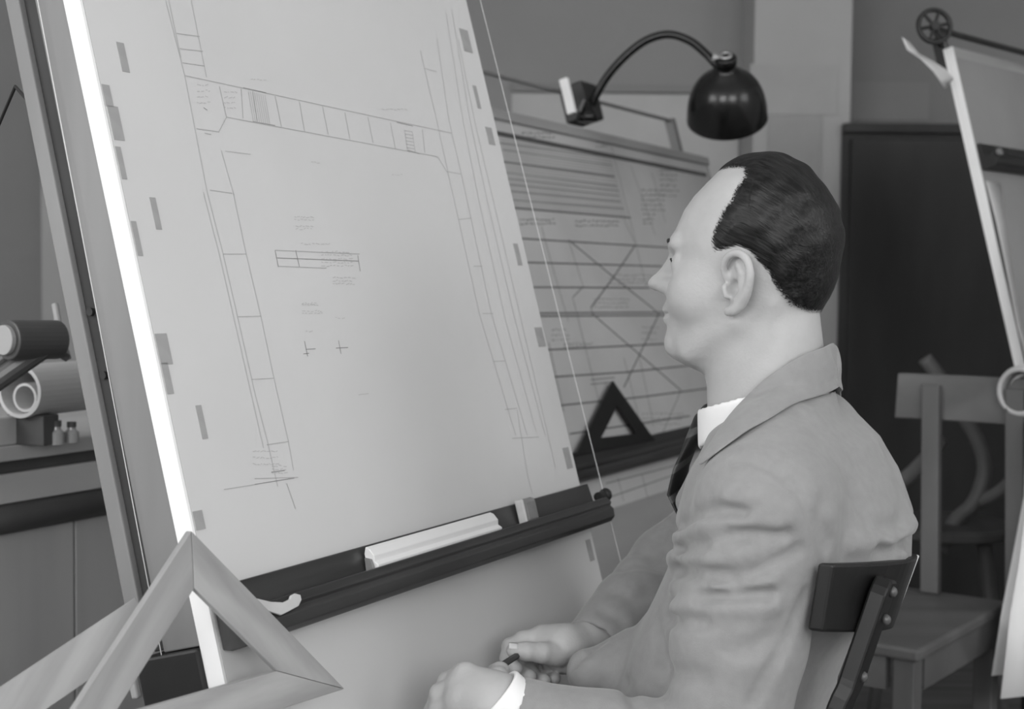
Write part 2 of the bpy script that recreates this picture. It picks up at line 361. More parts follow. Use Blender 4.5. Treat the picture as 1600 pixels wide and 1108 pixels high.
# scale, eraser and curve lying in the tray
def tray(px, py, B=b, vt=-.068): return B.uv(px, py, .020)[0]
a0, a1 = b.uv(583, 880, .022)[0], b.uv(778, 826, .022)[0]
t = thing('triangular_scale', b.at((a0 + a1) / 2, -.097, .02), 'white triangular scale ruler lying in the tray of the dark parallel rule', 'ruler')
prof = [(-.097, .0135), (-.0955, .027), (-.090, .0285), (-.086, .024), (-.080, .0255), (-.072, .021), (-.069, .0165), (-.076, .0132)]
MB().prism([b.at(a0, q[0], q[1]) for q in prof], b.u * (a1 - a0)).build('ruler_body', M['scale_white'], t, bevel=.0008)
MB().prism([b.at(a0 - .004, -.097, .0135), b.at(a0 - .008, -.0955, .026), b.at(a0 - .004, -.083, .022), b.at(a0 - .002, -.080, .014)], b.u * .0038).build('end_cap', M['eraser_dark'], t)
t = thing('eraser', b.at(b.uv(824, 818, .02)[0], -.097, .02), 'small rounded block eraser standing in the tray of the dark parallel rule', 'eraser')
ea = b.uv(829, 818, .02)[0]
b.slab(MB(), ea - .0145, ea + .019, -.0965, -.064, .0145, .026).build('block', M['eraser_dark'], t, bevel=.0055)
b.slab(MB(), ea - .019, ea - .0148, -.0965, -.064, .0140, .0265).build('end_face', M['eraser'], t, bevel=.002)
t = thing('drawing_curve', b.px(440, 950, .034), 'small ivory hook-ended drawing curve lying on the dark parallel rule', 'drawing curve')
hk = [(395, 935), (420, 941), (440, 942), (450, 937), (452, 931), (458, 928), (466, 930), (468, 938), (463, 948), (448, 956), (436, 962), (420, 957), (395, 948)]
MB().prism([b.px(x, y, .041) for x, y in hk], b.n * .003).build('curve_plate', M['ivory'], t, bevel=.0008)

# ================================================================== wooden set squares and the side table that carries them
HT = .79
s_ = (1.18 - HT) / .38
az, lean, Lh, bw = math.radians(37.62), math.radians(4.24), .3407 * s_, .0341 * s_
Rp = A3(-.1528 * s_, 1.308 * s_, HT)
def set_square(Rp, az, lean, L, bw, th, label, mats, shift=0):
    d = A3(math.sin(az), math.cos(az), 0); nn = A3(math.cos(az), -math.sin(az), 0); up = Z * math.cos(lean) - nn * math.sin(lean)
    n2 = np.cross(d, up); n2 = n2 if np.dot(n2, nn) > 0 else -n2
    A = Rp - d * L; ap = Rp - d * L / 2 + up * L / 2
    e = [np.linalg.norm(ap - A), np.linalg.norm(ap - Rp), L]
    inc = (Rp * e[0] + A * e[1] + ap * e[2]) / sum(e); rin = L * (math.sqrt(2) - 1) / 2; k = 1 - bw / rin
    O = [Rp, ap, A]; I = [inc + (p - inc) * k for p in O]
    t = thing('set_square', Rp - d * L / 2, label, 'set square')
    for i, (nm) in enumerate(('long_strip', 'short_strip', 'short_strip')):
        i0, i1 = ((2, 0), (0, 1), (1, 2))[i]
        g = .0004 * unit(O[i1] - O[i0])
        MB().prism([O[i0] + g, O[i1] - g, I[i1] - g, I[i0] + g], -n2 * th).build(nm, M[mats[i]], t, bevel=.0006)
    return t
set_square(Rp, az, lean, Lh, bw, .007, 'mitred wooden set square standing in front of the large drawing board', ('square_wood', 'square_wood_b', 'square_wood_c'))
d_ = A3(math.sin(az), math.cos(az), 0); nn_ = A3(math.cos(az), -math.sin(az), 0)
e0_, e1_ = A3(-.442, 1.143, HT + .016), atY(228, 962, 1.235)
ed_ = unit(e1_ - e0_); ew = unit(np.cross(ed_, unit(CAM - (e0_ + e1_) / 2)))
t = tag(MB().box((e0_ + e1_) / 2 + np.cross(ed_, ew) * 0, (ed_, ew, np.cross(ed_, ew)), (np.linalg.norm(e1_ - e0_) / 2, .0185, .0035)).build('straightedge', M['square_wood_c'], bevel=.0006), 'flat wooden straightedge leaning behind the set square against the wooden upright', 'straightedge')
t = thing('side_table', (-.55, .93, 0), 'plain wooden side table under the wooden set squares', 'table')
boxo('table_top', (-.98, .62, HT - .03), (-.13, 1.215, HT), M['chest_top'], t, .003)
for x in (-.93, -.18):
    for y in (.67, 1.165): boxo('leg', (x - .025, y - .025, 0), (x + .025, y + .025, HT - .03), M['chest_wood'], t, .003)
for y in (.67, 1.165): boxo('apron', (-.905, y - .01, HT - .11), (-.205, y + .01, HT - .03), M['chest_wood'], t)

# ================================================================== second station, further back
b = B2
root = thing('drawing_board', b.at(.4, 0, -.05) * A3(1, 1, 0), 'drawing board behind the seated person, carrying the dark-lined bridge drawing', 'drawing board')
b.slab(MB(), -.42, 1.165, -.27, .672, -.022, 0).build('board_panel', M['board_wood'], root)
b.slab(MB(), -.42, 1.165, .672, .694, -.026, .006).build('top_batten', M['board_wood'], root, bevel=.002)
MB().tube([b.at(-.42, .785, -.03), b.at(1.06, .795, -.03)], .0045, 10).build('pulley_rod', M['wire_dark'], root)
for a in (-.40, 1.05): b.slab(MB(), a - .012, a + .012, -.2, .80, -.045, -.0225).build('upright', M['post_wood'], root)
for a in (-.3, .95):
    top = b.at(a, -.2, -.05); MB().box(A3(top[0], top[1], top[2] / 2), (b.u, b.nh, Z), (.025, .03, top[2] / 2)).build('leg', M['iron'], root)
    MB().box(A3(top[0], top[1], .02), (b.nh, b.u, Z), (.28, .03, .02)).build('foot', M['iron'], root)
sheet = thing('drawing_sheet', b.at(.4, .25, .0006), 'grey drawing crossed by dark bridge truss lines, pinned on the board behind the person', 'drawing')
b.slab(MB(), -.40, 1.15, -.125, .668, .0003, .0009).build('paper', M['paper_old'], sheet)
faint, med, dark = MB(), MB(), MB(); W2 = .0032
def z8(x, y): return (780 + x * .2707, 180 + y * .2707)
def z5(x, y): return (740 + x * .4695, 380 + y * .4695)
dark_l = [[z8(0, 265), z8(665, 355)], [z8(130, 712), z8(980, 765)], [z8(160, 850), z8(940, 872)], [z8(190, 993), z8(870, 997)], [z5(220, 233), z5(640, 230)], [z5(245, 355), z5(640, 335)],
          [z5(215, 243), z5(640, 240)], [z8(400, 720), z8(660, 935), z8(880, 1110), z5(620, 240)], [z8(785, 750), z8(660, 935), z8(530, 1110), z5(395, 232)], [z5(395, 235), z5(690, 490)], [z5(615, 240), z5(500, 480)],
          [z5(270, 445), z5(500, 430), z5(790, 400)], [z5(290, 540), z5(560, 512), z5(820, 478)], [z5(320, 635), z5(720, 575)], [z8(80, 535), z8(760, 592)]]
med_l = [[z8(0, 160), z8(620, 240)], [z8(20, 200), z8(650, 290)], [z8(60, 400), z8(690, 465)], [z8(70, 440), z8(700, 500)], [z8(70, 490), z8(720, 540)], [z8(30, 330), z8(680, 410)], [z8(40, 365), z8(690, 437)],
         [z8(245, 640), z8(265, 720), z8(340, 990), z8(400, 1190)], [z8(400, 720), z8(485, 990), z5(330, 180), z5(420, 540)], [z8(720, 600), z8(790, 750), z8(850, 1000)], [z8(640, 150), z8(790, 740)],
         [z5(500, 380), z5(560, 620)], [z5(690, 490), z5(630, 630)], [z5(550, 370), z5(600, 610)], [z5(390, 455), z5(470, 447)], [z5(390, 470), z5(470, 462)], [z5(250, 330), z5(300, 560)],
         [z8(760, 290), z8(900, 690)], [z8(880, 330), z8(960, 620)], [z5(440, 850), z5(700, 760)], [z5(440, 800), z5(690, 735)], [z5(560, 770), z5(580, 850)], [z5(480, 780), z5(500, 860)]]
for p in dark_l: b.line(dark, p, W2, .0014)
for p in med_l: b.line(med, p, W2 * .8, .0013)
for i in range(26):
    y = 140 + 16 * i; b.line(faint, [z8(10 + i * 3, y), z8(640 + i * 4, y + 90 - i * 1.4)], W2 * .5, .0012)
for q in ((120, 590, 330, 640, 2), (440, 600, 700, 650, 2), (830, 560, 900, 640, 3), (130, 90, 340, 140, 2), (560, 150, 640, 190, 2), (930, 300, 1040, 480, 6), (820, 420, 960, 560, 5)):
    p0, p1 = z8(q[0], q[1]), z8(q[2], q[3]); scribble(med, p0[0], p0[1], p1[0], p1[1], q[4], W2, b)
for q in ((560, 560, 700, 610), (300, 330, 400, 350), (450, 100, 600, 140), (260, 280, 320, 330), (560, 270, 620, 330), (400, 180, 520, 220)):
    p0, p1 = z5(q[0], q[1]), z5(q[2], q[3]); scribble(faint, p0[0], p0[1], p1[0], p1[1], 3, W2 * .8, b)
for mb, m, nm in ((faint, 'ink_f', 'faint_ink_lines'), (med, 'ink_m', 'ink_lines'), (dark, 'ink_d', 'dark_ink_lines')):
    mb.build(nm, M[m], sheet)['kind'] = 'stuff'
b.slab(MB(), -.40, 1.12, .638, .646, .0012, .0045).build('clamp_strip', M['dark_rail'], sheet)
rule(b, -.38, 1.12, 0.0, 'dark parallel rule on the board behind the person, under the black set square', ((1.14, 1.145),), (.66, -.25), ())
t = thing('set_square', b.px(960, 690, .02), 'black triangular set square standing on the parallel rule behind the person', 'set square')
oq = [(958, 595), (1024, 688), (900, 712)]; iq = [(965, 634), (994, 677), (940, 684)]
mb = MB().frame([b.px(x, y, .016) for x, y in oq], [b.px(x, y, .016) for x, y in iq], b.n * -.004); mb.build('triangle_frame', M['square_black'], t, bevel=.0006)

# ---- lamp clamped to the second board
YL = 3.10
lamp = thing('desk_lamp', b.px(912, 190, .0), 'black gooseneck lamp with domed shade clamped to the board top', 'lamp')
cb = b.px(905, 165, -.01)
MB().box(cb + b.u * .014 + b.v * .005, b.ax, (.040, .042, .030)).build('clamp_block', M['iron'], lamp, bevel=.004)
MB().box(b.px(880, 153, -.005) + b.n * .012, (unit(b.u + b.v * .02), b.v, b.n), (.0065, .040, .010)).build('clamp_plate', M['paper_white'], lamp, bevel=.002)
jaw = b.px(918, 182, .018)
MB().lathe([(0, -.012), (.022, -.012), (.024, 0), (.018, .012), (.010, .03), (0, .03)], jaw, Z, 24).build('socket_cup', M['black_metal'], lamp, smooth=True)
MB().tube([b.px(912, 158, .018), b.px(906, 172, .018)], .004, 10).build('clamp_screw', M['chrome'], lamp)
nk = [(919, 176, 3.22), (930, 152, 3.21), (950, 118, 3.20), (978, 87, 3.19), (1010, 63, 3.18), (1045, 54, 3.17), (1078, 64, 3.16), (1103, 84, 3.15), (1120, 102, 3.14)]
MB().tube(catmull([atY(*p) for p in nk], 6), .0092, 14).build('gooseneck', M['black_metal'], lamp, smooth=True)
axis = unit(A3(.13, .62, -.78))   # opening direction, down and away from the camera
c0 = atY(1136, 181, YL)          # rim centre
R_ = .0865
prof = [(0.0, -.145), (.021, -.145), (.0235, -.142), (.0235, -.128), (.020, -.126), (.020, -.116), (.026, -.113), (.030, -.108)] + \
       [(R_ * math.sin(a) ** .74 if a > .1 else .03, -.1075 * math.cos(a)) for a in [math.radians(q) for q in range(26, 91, 6)]] + [(R_, 0.0), (R_ + .001, .006), (R_ - .002, .006)] + \
       [(R_ * .97 * math.sin(a), -.103 * math.cos(a)) for a in [math.radians(q) for q in range(88, 14, -8)]] + [(0, -.100)]
MB().lathe(prof, c0, axis, 48).build('lamp_shade', M['black_metal'], lamp, smooth=True)
MB().lathe([(.0145, -.150), (.0145, -.1455), (.008, -.1455), (.008, -.150)], c0, axis, 24, True).build('switch_ring', M['chrome'], lamp, smooth=True)
MB().lathe([(0, -.10), (.014, -.10), (.016, -.07), (.028, -.045), (.030, -.03), (.022, -.012), (0, -.006)], c0, axis, 24).build('bulb', M['paper_white'], lamp, smooth=True)
MB().tube([c0 - axis * .132 + A3(-.028, 0, .010), c0 - axis * .134], .010, 14).build('neck_joint', M['chrome'], lamp)

# ================================================================== third station at the right
b = B3
root = thing('drawing_board', b.at(.3, -1.2, -.05) * A3(1, 1, 0), 'third drawing board with spoked pulley on top, turned away beside the dark cabinet', 'drawing board')
b.slab(MB(), .004, .95, -1.02, .275, -.022, 0).build('board_panel', M['board_wood'], root)
b.slab(MB(), 0, .004, -1.02, .275, -.022, .0004).build('edge_strip', M['edge_white'], root)
pc = atY(1460, 41, 3.06); pd = unit(A3(.10, -1, .12))
pr = MB().lathe([(.0315, -.005), (.0385, -.005), (.040, -.002), (.036, 0), (.040, .002), (.0385, .005), (.0315, .005)], pc, pd, 32, True); pr.build('pulley_rim', M['iron'], root, smooth=True)
a_ = unit(np.cross(pd, Z)); b_ = np.cross(pd, a_)
for k in range(6):
    q = k * math.pi / 3 + .2; MB().tube([pc, pc + (a_ * math.cos(q) + b_ * math.sin(q)) * .033], .004, 8).build('spoke', M['iron'], root)
MB().tube([pc - pd * .008, pc + pd * .008], .010, 14).build('hub', M['iron'], root)
MB().tube([pc + A3(.01, .012, -.004), atY(1500, 56, 3.15), atY(1605, 84, 3.3), atY(1760, 124, 3.55)], .0068, 12).build('pulley_rod', M['iron'], root)
b.slab(MB(), .006, .030, .23, .31, -.046, -.0225).build('pulley_arm', M['iron'], root)
MB().tube([b.at(.018, .29, -.034), pc], .006, 8).build('pulley_bracket', M['iron'], root)
for a in (.1, .8):
    top = b.at(a, -.7, -.06); MB().box(A3(top[0], top[1], top[2] / 2), (b.u, b.nh, Z), (.025, .03, top[2] / 2)).build('leg', M['iron'], root)
    MB().box(A3(top[0] + .05, top[1], .02), (b.nh, b.u, Z), (.25, .03, .02)).build('foot', M['iron'], root)
sheet = thing('drawing_sheet', b.at(.4, -.3, .0006), 'pale sheet with a curled corner flap on the third board beside the cabinet', 'drawing')
M['paper_dull'] = mat('dull_grey_paper', .27, .8, .2, .06, 5); b.slab(MB(), .006, .93, -1.0, .25, .0003, .0009).build('paper', M['paper_dull'], sheet)
# loose curled inner sheet edge and the corner flap
rows = []
for (x, y, c_) in ((1540, 283, .002), (1556, 345, .012), (1574, 430, .022), (1590, 510, .026), (1606, 575, .02)):
    p = b.px(x, y, c_); rows.append([p, p + b.u * .02 - b.n * c_ * .4, p + b.u * .07 - b.n * (c_ - .0012)])
V_ = [p for r in rows for p in r]; F_ = [(i * 3 + j, i * 3 + j + 1, i * 3 + j + 4, i * 3 + j + 3) for i in range(4) for j in range(2)]
o = mesh('loose_sheet', V_, F_, M['paper'], sheet, True); o.modifiers.new('solid', 'SOLIDIFY').thickness = .0008
fl = [((1409, 58), (1421, 66)), ((1417, 78), (1436, 84)), ((1438, 92), (1457, 95)), ((1458, 112), (1478, 108)), ((1468, 126), (1486, 118)), ((1476, 138), (1490, 124))]
V_ = []; nF = len(fl)
for i, (p, q) in enumerate(fl):
    yy = 3.02 + .06 * i / 5
    V_ += [atY(*p, yy), atY((p[0] + q[0]) / 2, (p[1] + q[1]) / 2, yy + .01), atY(*q, yy + .004)]
o = mesh('corner_flap', V_, [(i * 3 + j, i * 3 + j + 1, i * 3 + j + 4, i * 3 + j + 3) for i in range(nF - 1) for j in range(2)], M['paper'], sheet, True); o.modifiers.new('solid', 'SOLIDIFY').thickness = .0008
rule(b, .006, .93, .050, 'dark parallel rule high on the third board at the pulley', ((-.055, -.05),), (.28, -.8), (), 'square_black')
o = MB().tube([b.at(.018, .02, .040), b.at(.018, .02, .047)], .008, 14).build('bolt', M['wire_dark'], [q for q in COL.objects if q.name.startswith('parallel_rule')][-1])
# paper roll and hanging sheets at the lower end of that board
rc_ = atY(1592, 612, 2.70); rd = unit(A3(.75, .66, .0))
t = thing('paper_roll', rc_, 'rolled paper with an open end resting before the third board above the hanging sheets', 'paper roll')
pts = []
MB().lathe([(.038, 0), (.046, 0), (.050, .01), (.050, .34), (.044, .34), (.040, .01)], rc_, rd, 28, True).build('roll', M['paper_old'], t, smooth=True)
MB().lathe([(.026, .03), (.031, .022), (.031, .33), (.026, .33)], rc_ + Z * .003, rd, 24, True).build('inner_roll', M['paper'], t, smooth=True)
p0 = rc_ + rd * .28 - Z * .05
MB().box(A3(p0[0], p0[1], p0[2] / 2), (rd, np.cross(rd, Z), Z), (.05, .05, p0[2] / 2)).build('roll_stand', M['iron'], t)
t = thing('hanging_sheet', atY(1585, 1050, 2.5), 'long white sheets hanging below the paper roll beside the wooden chair', 'paper')
def hang(name, left, ext, Yr, m):
    V_ = []; nc = 6
    for (x, y, Y) in left:
        p = atY(x, y, Y)
        for j in range(nc + 1):
            s = j / nc; V_.append(p + A3(.75, .55, 0) * ext * s + A3(.5, -.7, 0) * .018 * math.sin(s * 9))
    n = len(left); F_ = [(i * (nc + 1) + j, i * (nc + 1) + j + 1, (i + 1) * (nc + 1) + j + 1, (i + 1) * (nc + 1) + j) for i in range(n - 1) for j in range(nc)]
    o = mesh(name, V_, F_, m, t, True); o.modifiers.new('solid', 'SOLIDIFY').thickness = .001; return o
hang('rear_sheet', ((1604, 655, 2.68), (1600, 774, 2.66), (1581, 874, 2.63), (1565, 954, 2.60), (1549, 1056, 2.57)), .35, 0, M['paper_white'])
hang('front_sheet', ((1606, 655, 2.66), (1602, 800, 2.62), (1592, 880, 2.58), (1578, 960, 2.55), (1563, 1092, 2.51)), .33, 0, M['paper_white'])

# ================================================================== dark cabinet, wall sheets
t = thing('cabinet', (1.95, 4.8, 0), 'tall black-stained cupboard against the recessed wall behind the chairs', 'cabinet')
cl, cr, cz = atY(1317, 300, 4.58)[0], 2.35, atY(1400, 191, 4.55)[2]
boxo('carcass', (cl, 4.60, .0), (cr, 5.09, cz - .03), M['cabinet'], t)
boxo('top_board', (cl, 4.575, cz - .03), (cr, 5.09, cz), M['cabinet'], t, .003)
wd = (cr - cl - .05) / 2
for k in range(2): 
    dr = boxo('door', (cl + .025 + k * wd, 4.575, .08), (cl + .025 + (k + 1) * wd - .006, 4.60, cz - .05), M['cabinet'], t, .003)
    MB().tube([A3(cl + .025 + wd + (-.05 if k == 0 else .05), 4.575, .9), A3(cl + .025 + wd + (-.05 if k == 0 else .05), 4.55, .9)], .012, 12).build('knob', M['iron'], dr)
def pinned(name, x0, y0, x1, y1, Y, m, label, cat, th=.003):
    p, q = atY(x0, y0, Y), atY(x1, y1, Y)
    o = boxo(name, (min(p[0], q[0]), Y - th, min(p[2], q[2])), (max(p[0], q[0]), Y, max(p[2], q[2])), m); return tag(o, label, cat)
M['sheet_a'] = mat('pale_wall_sheet', .47, .85, .1, .05, 6); M['sheet_b'] = mat('grey_wall_sheet', .34, .85, .1, .05, 6); M['sheet_c'] = mat('mid_wall_sheet', .38, .85, .1, .05, 6)
t = pinned('wall_sheet', 800, 146, 1150, 420, 4.848, M['sheet_a'], 'pale sheet pinned on the wall behind the gooseneck lamp', 'wall sheet')
t = pinned('picture_rail', 800, 131, 1110, 146, 4.848, M['plaster_dark'], 'dark narrow rail on the wall above the pale sheet behind the lamp', 'rail', .015)
pinned('wall_sheet', 1200, 180, 1281, 330, 4.618, M['sheet_b'], 'grey sheet pinned on the light pilaster above the head of the person', 'wall sheet')
pinned('wall_sheet', 1172, 100, 1308, 180, 4.6185, M['sheet_c'], 'broad sheet pinned high on the light pilaster', 'wall sheet', .002)
pinned('wall_sheet', 1330, 128, 1450, 188, 5.098, M['plaster'], 'sheet on the recessed wall just above the black cupboard', 'wall sheet')

# ================================================================== wooden chair behind the person
HS = .58
N0 = A3(.676, 2.319, 0); e1 = unit(A3(.6, .8, 0)); e2 = A3(-e1[1], e1[0], 0)
t = thing('wooden_chair', N0 + e1 * .24 + e2 * .17, 'brown wooden chair with a broad top rail, beside the hanging sheets', 'chair')
cp = lambda a, c, z: N0 + e1 * a + e2 * c + Z * z
mb = MB().prism([cp(0, 0, HS - .022), cp(.47, 0, HS - .022), cp(.47, .36, HS - .022), cp(0, .36, HS - .022)], Z * .022); mb.build('seat', M['chair_wood_h'], t, bevel=.006)
for a, c in ((.03, .03), (.03, .33), (.43, .03), (.43, .33)):
    MB().box(cp(a, c, (HS - .022) / 2), (e1, e2, Z), (.019, .019, (HS - .022) / 2)).build('leg', M['chair_wood'], t, bevel=.003)
for c in (.018, .342): MB().box(cp(.23, c, HS - .05), (e1, e2, Z), (.18, .010, .028)).build('apron', M['chair_wood_h'], t)
for a in (.018, .45): MB().box(cp(a, .18, HS - .05), (e1, e2, Z), (.010, .12, .028)).build('apron', M['chair_wood_h'], t)
for c in (.03, .33): MB().tube([cp(.03, c, .2), cp(.43, c, .2)], .010, 10).build('stretcher', M['chair_wood'], t)
for c in (.0, .165):
    q0, q1 = cp(.44, c - .02, HS), cp(.50, c + .01, .985)
    MB().box((q0 + q1) / 2, (unit(q1 - q0), e2, unit(np.cross(unit(q1 - q0), e2))), (np.linalg.norm(q1 - q0) / 2, .018, .011)).build('back_post', M['chair_wood'], t, bevel=.003)
mb = MB(); n = 8; P = []
for i in range(n + 1):
    s = i / n; c = -.055 + .30 * s; bowx = .016 * (1 - (2 * s - 1) ** 2)
    for z_, d2 in ((.915, .0), (1.005, .012)):
        for k in (0, .016): P.append(cp(.484 + d2 + bowx + k, c, z_))
F_ = []
for i in range(n):
    o_ = i * 4; q_ = o_ + 4
    F_ += [(o_, q_, q_ + 2, o_ + 2), (o_ + 1, o_ + 3, q_ + 3, q_ + 1), (o_ + 2, q_ + 2, q_ + 3, o_ + 3), (o_, o_ + 1, q_ + 1, q_)]
F_ += [(0, 2, 3, 1), (n * 4, n * 4 + 1, n * 4 + 3, n * 4 + 2)]
mesh('top_rail', P, F_, M['chair_wood_h'], t, bevel=.003)
# bentwood chair behind it
t = thing('bentwood_chair', A3(1.12, 3.6, 0), 'bentwood chair with curved back hoop half hidden behind the brown wooden chair', 'chair')
Yb = 3.6
def bent(name, pts, r): MB().tube(catmull([atY(*p) for p in pts], 6), r, 12).build(name, M['bent_wood'], t, smooth=True)
bent('back_hoop', ((1445, 560, Yb), (1468, 590, Yb), (1500, 640, Yb), (1528, 690, Yb), (1538, 735, Yb), (1522, 785, Yb), (1492, 815, Yb), (1470, 860, Yb)), .019)
bent('arm_bow', ((1470, 690, Yb - .1), (1440, 725, Yb - .15), (1405, 755, Yb - .2), (1360, 770, Yb - .2)), .019)
bent('arm_bow', ((1530, 785, Yb), (1565, 765, Yb - .05), (1600, 730, Yb - .1), (1640, 680, Yb - .1)), .016)
zs = atY(1500, 815, Yb)[2]
sc = atY(1495, 815, Yb) + A3(-.03, .03, -.02)
MB().lathe([(0, -.015), (.17, -.015), (.18, -.008), (.18, .008), (.17, .015), (0, .015)], sc, Z, 32).build('seat', M['chair_wood'], t, smooth=False)
for k in range(4):
    q = k * math.pi / 2 + .5; p_ = sc + A3(math.cos(q), math.sin(q), 0) * .14; f_ = sc * A3(1, 1, 0) + A3(math.cos(q), math.sin(q), 0) * .24 + Z * .0
    MB().tube([p_, f_], [.018, .013], 10).build('leg', M['chair_wood'], t, smooth=True)
MB().tube([sc + A3(-.17, .1, -.25), sc + A3(.17, -.1, -.25)], .012, 10).build('stretcher', M['chair_wood'], t)

# ================================================================== chest at the left with things on it
C0 = atY(75, 690, 2.2); C0 = A3(C0[0], C0[1], 0)
uc, nc_ = U1, NH1
hz = lambda y: atY(75, y, 2.2)[2]
cq = lambda a, c, z: C0 + uc * a + nc_ * c + Z * z
chest = thing('plan_chest', C0 - nc_ * .25, 'wooden plan chest with dark rails and planked front beside the wooden upright', 'chest')
def cbox(name, a0, a1, c0, c1, z0, z1, m, bevel=.002):
    return MB().box(cq((a0 + a1) / 2, (c0 + c1) / 2, (z0 + z1) / 2), (uc, nc_, Z), ((a1 - a0) / 2, (c1 - c0) / 2, (z1 - z0) / 2)).build(name, M[m], chest, bevel=bevel)
h1, h2, h3, h4, h5 = hz(688), hz(711), hz(731), hz(776), hz(822)
cbox('top', -.8, .62, -.52, .012, h2, h1, 'chest_top')
cbox('rail', -.78, .60, -.50, -.004, h3, h2, 'dark_rail')  # dark band painting the shade under the top
cbox('drawer_front', -.78, .60, -.50, .004, h4, h3, 'chest_top')
MB().tube([cq(-.78, -.006, (h4 + h5) / 2), cq(.60, -.006, (h4 + h5) / 2)], (h4 - h5) / 2, 20).build('round_rail', M['dark_rail'], chest, smooth=True)  # dark bar painting the shaded recess above the planks
cbox('carcass', -.78, .60, -.50, -.02, .04, h5, 'chest_wood')
pa = -.78
while pa < .59:
    cbox('front_plank', pa + .0025, min(pa + .208, .60), -.0195, -.004, .05, h5 - .001, 'chest_wood', .002); pa += .2095
cbox('plinth', -.78, .60, -.48, -.03, 0, .04, 'dark_rail')
ztop = h1
def on_top(px, py):
    d = ray(px, py); return CAM + d * ((ztop - CAM_H) / d[2])
for i, (x, hh, r) in enumerate(((88, .030, .012), (112, .026, .011))):
    p = on_top(x, 694 - 3 * i)
    k = thing('ink_bottle', p, ('small squat glass ink bottle nearest the paper roll on the plan chest', 'small glass ink bottle next to the wooden upright on the plan chest')[i], 'bottle', 'ink bottles on the plan chest')
    MB().lathe([(0, 0), (r, 0), (r, hh * .6), (r * .6, hh * .75), (r * .55, hh * .9), (0, hh * .9)], p, Z, 20).build('glass', M['glass_jar'], k, smooth=False)
    MB().lathe([(0, hh * .9), (r * .65, hh * .9), (r * .65, hh * 1.2), (0, hh * 1.2)], p, Z, 16).build('stopper', M['dark_rail'], k)
pr0 = atY(30, 612, 2.12); rr = .040
rdir = unit(A3(.36, .93, 0))
t = thing('paper_roll', pr0 + rdir * .2 - Z * rr, 'pale roll of paper lying on wooden cradles on the plan chest', 'paper roll')
MB().lathe([(rr * .86, .0), (rr, 0), (rr, .62), (rr * .86, .62), (rr * .86, .01)], pr0, rdir, 32, True).build('roll', M['paper'], t, smooth=False)
MB().lathe([(rr * .45, .012), (rr * .55, .012), (rr * .55, .60), (rr * .45, .60)], pr0 - Z * rr * .25, rdir, 20, True).build('inner_turn', M['paper'], t)
for a in (.03, .50):
    p = pr0 + rdir * a; zz = (p[2] - rr * .9 + ztop) / 2
    MB().box(A3(p[0], p[1], zz), (rdir, np.cross(rdir, Z), Z), (.018, .034, (p[2] - rr * .9 - ztop) / 2)).build('cradle', M['dark_rail'], t, bevel=.002)
p = on_top(12, 692)
t = tag(MB().box(p + Z * .022 - uc * .045, (uc, nc_, Z), (.04, .03, .022)).build('small_box', M['chest_top'], bevel=.003), 'small pale wooden box under the jointed arm on the plan chest', 'box')
# jointed arm standing on the chest
el = atY(62, 531, 1.98)
dd = unit(A3(-.55, -.80, .02)); side = unit(np.cross(dd, Z))
t = thing('jointed_arm_lamp', on_top(-120, 720), 'grey jointed metal arm with a round elbow standing on the plan chest', 'lamp')
MB().tube([el + dd * .052, el - dd * .030], .0275, 28).build('elbow_drum', M['grey_metal'], t, bevel=.002)
MB().tube([el + dd * .060, el + dd * .0525], .0205, 28).build('elbow_cap', M['pale_metal'], t, bevel=.001)
bs = on_top(-120, 720)
for off, r in ((A3(-.010, 0, .002), .010), (A3(.008, 0, -.012), .015)):
    MB().tube([el + off + dd * .004, bs + A3(0, 0, .05) + off * A3(1, 1, .4)], r, 14).build('arm_tube', M['grey_metal'], t)
MB().tube([el + off * 1 + dd * .0 + A3(.006, 0, .0), bs + A3(.006, 0, .075)], .004, 10).build('arm_rod', M['pale_metal'], t)
MB().lathe([(0, 0), (.055, 0), (.055, .012), (.03, .02), (.018, .06), (0, .06)], bs, Z, 28).build('base', M['grey_metal'], t)
MB().tube([atY(86, 476, 2.05), atY(94, 520, 2.03), atY(106, 560, 2.01)], .0050, 10).build('lever', M['pale_metal'], t)
MB().tube([atY(106, 560, 2.01), el - dd * .02 - Z * .012], .006, 10).build('lever_pin', M['grey_metal'], t)

# ================================================================== the person's chair
HB = .45
hipc = A3(.250, 1.605, 0)
ch = thing('office_chair', hipc, 'black wooden chair with curved back panel and bolted strut under the seated person', 'chair')
Fm = -NH1; Lm = -U1
q3 = lambda f, l, z: hipc + Fm * f + Lm * l + Z * z
mb = MB().prism([q3(.30, -.2, HB - .03), q3(.30, .2, HB - .03), q3(-.07, .17, HB - .03), q3(-.07, -.17, HB - .03)], Z * .03); mb.build('seat', M['chair_black'], ch, bevel=.008)
for f, l in ((.26, .16), (.26, -.16), (-.05, .14), (-.05, -.14)):
    p, q = q3(f, l, HB - .03), q3(f * 1.15 - .02, l * 1.1, 0); MB().tube([q, p], [.015, .019], 12).build('leg', M['chair_black'], ch, smooth=False)
for l in (-.15, .15): MB().tube([q3(.27, l, .18), q3(-.10, l * .95, .18)], .010, 10).build('stretcher', M['chair_black'], ch)
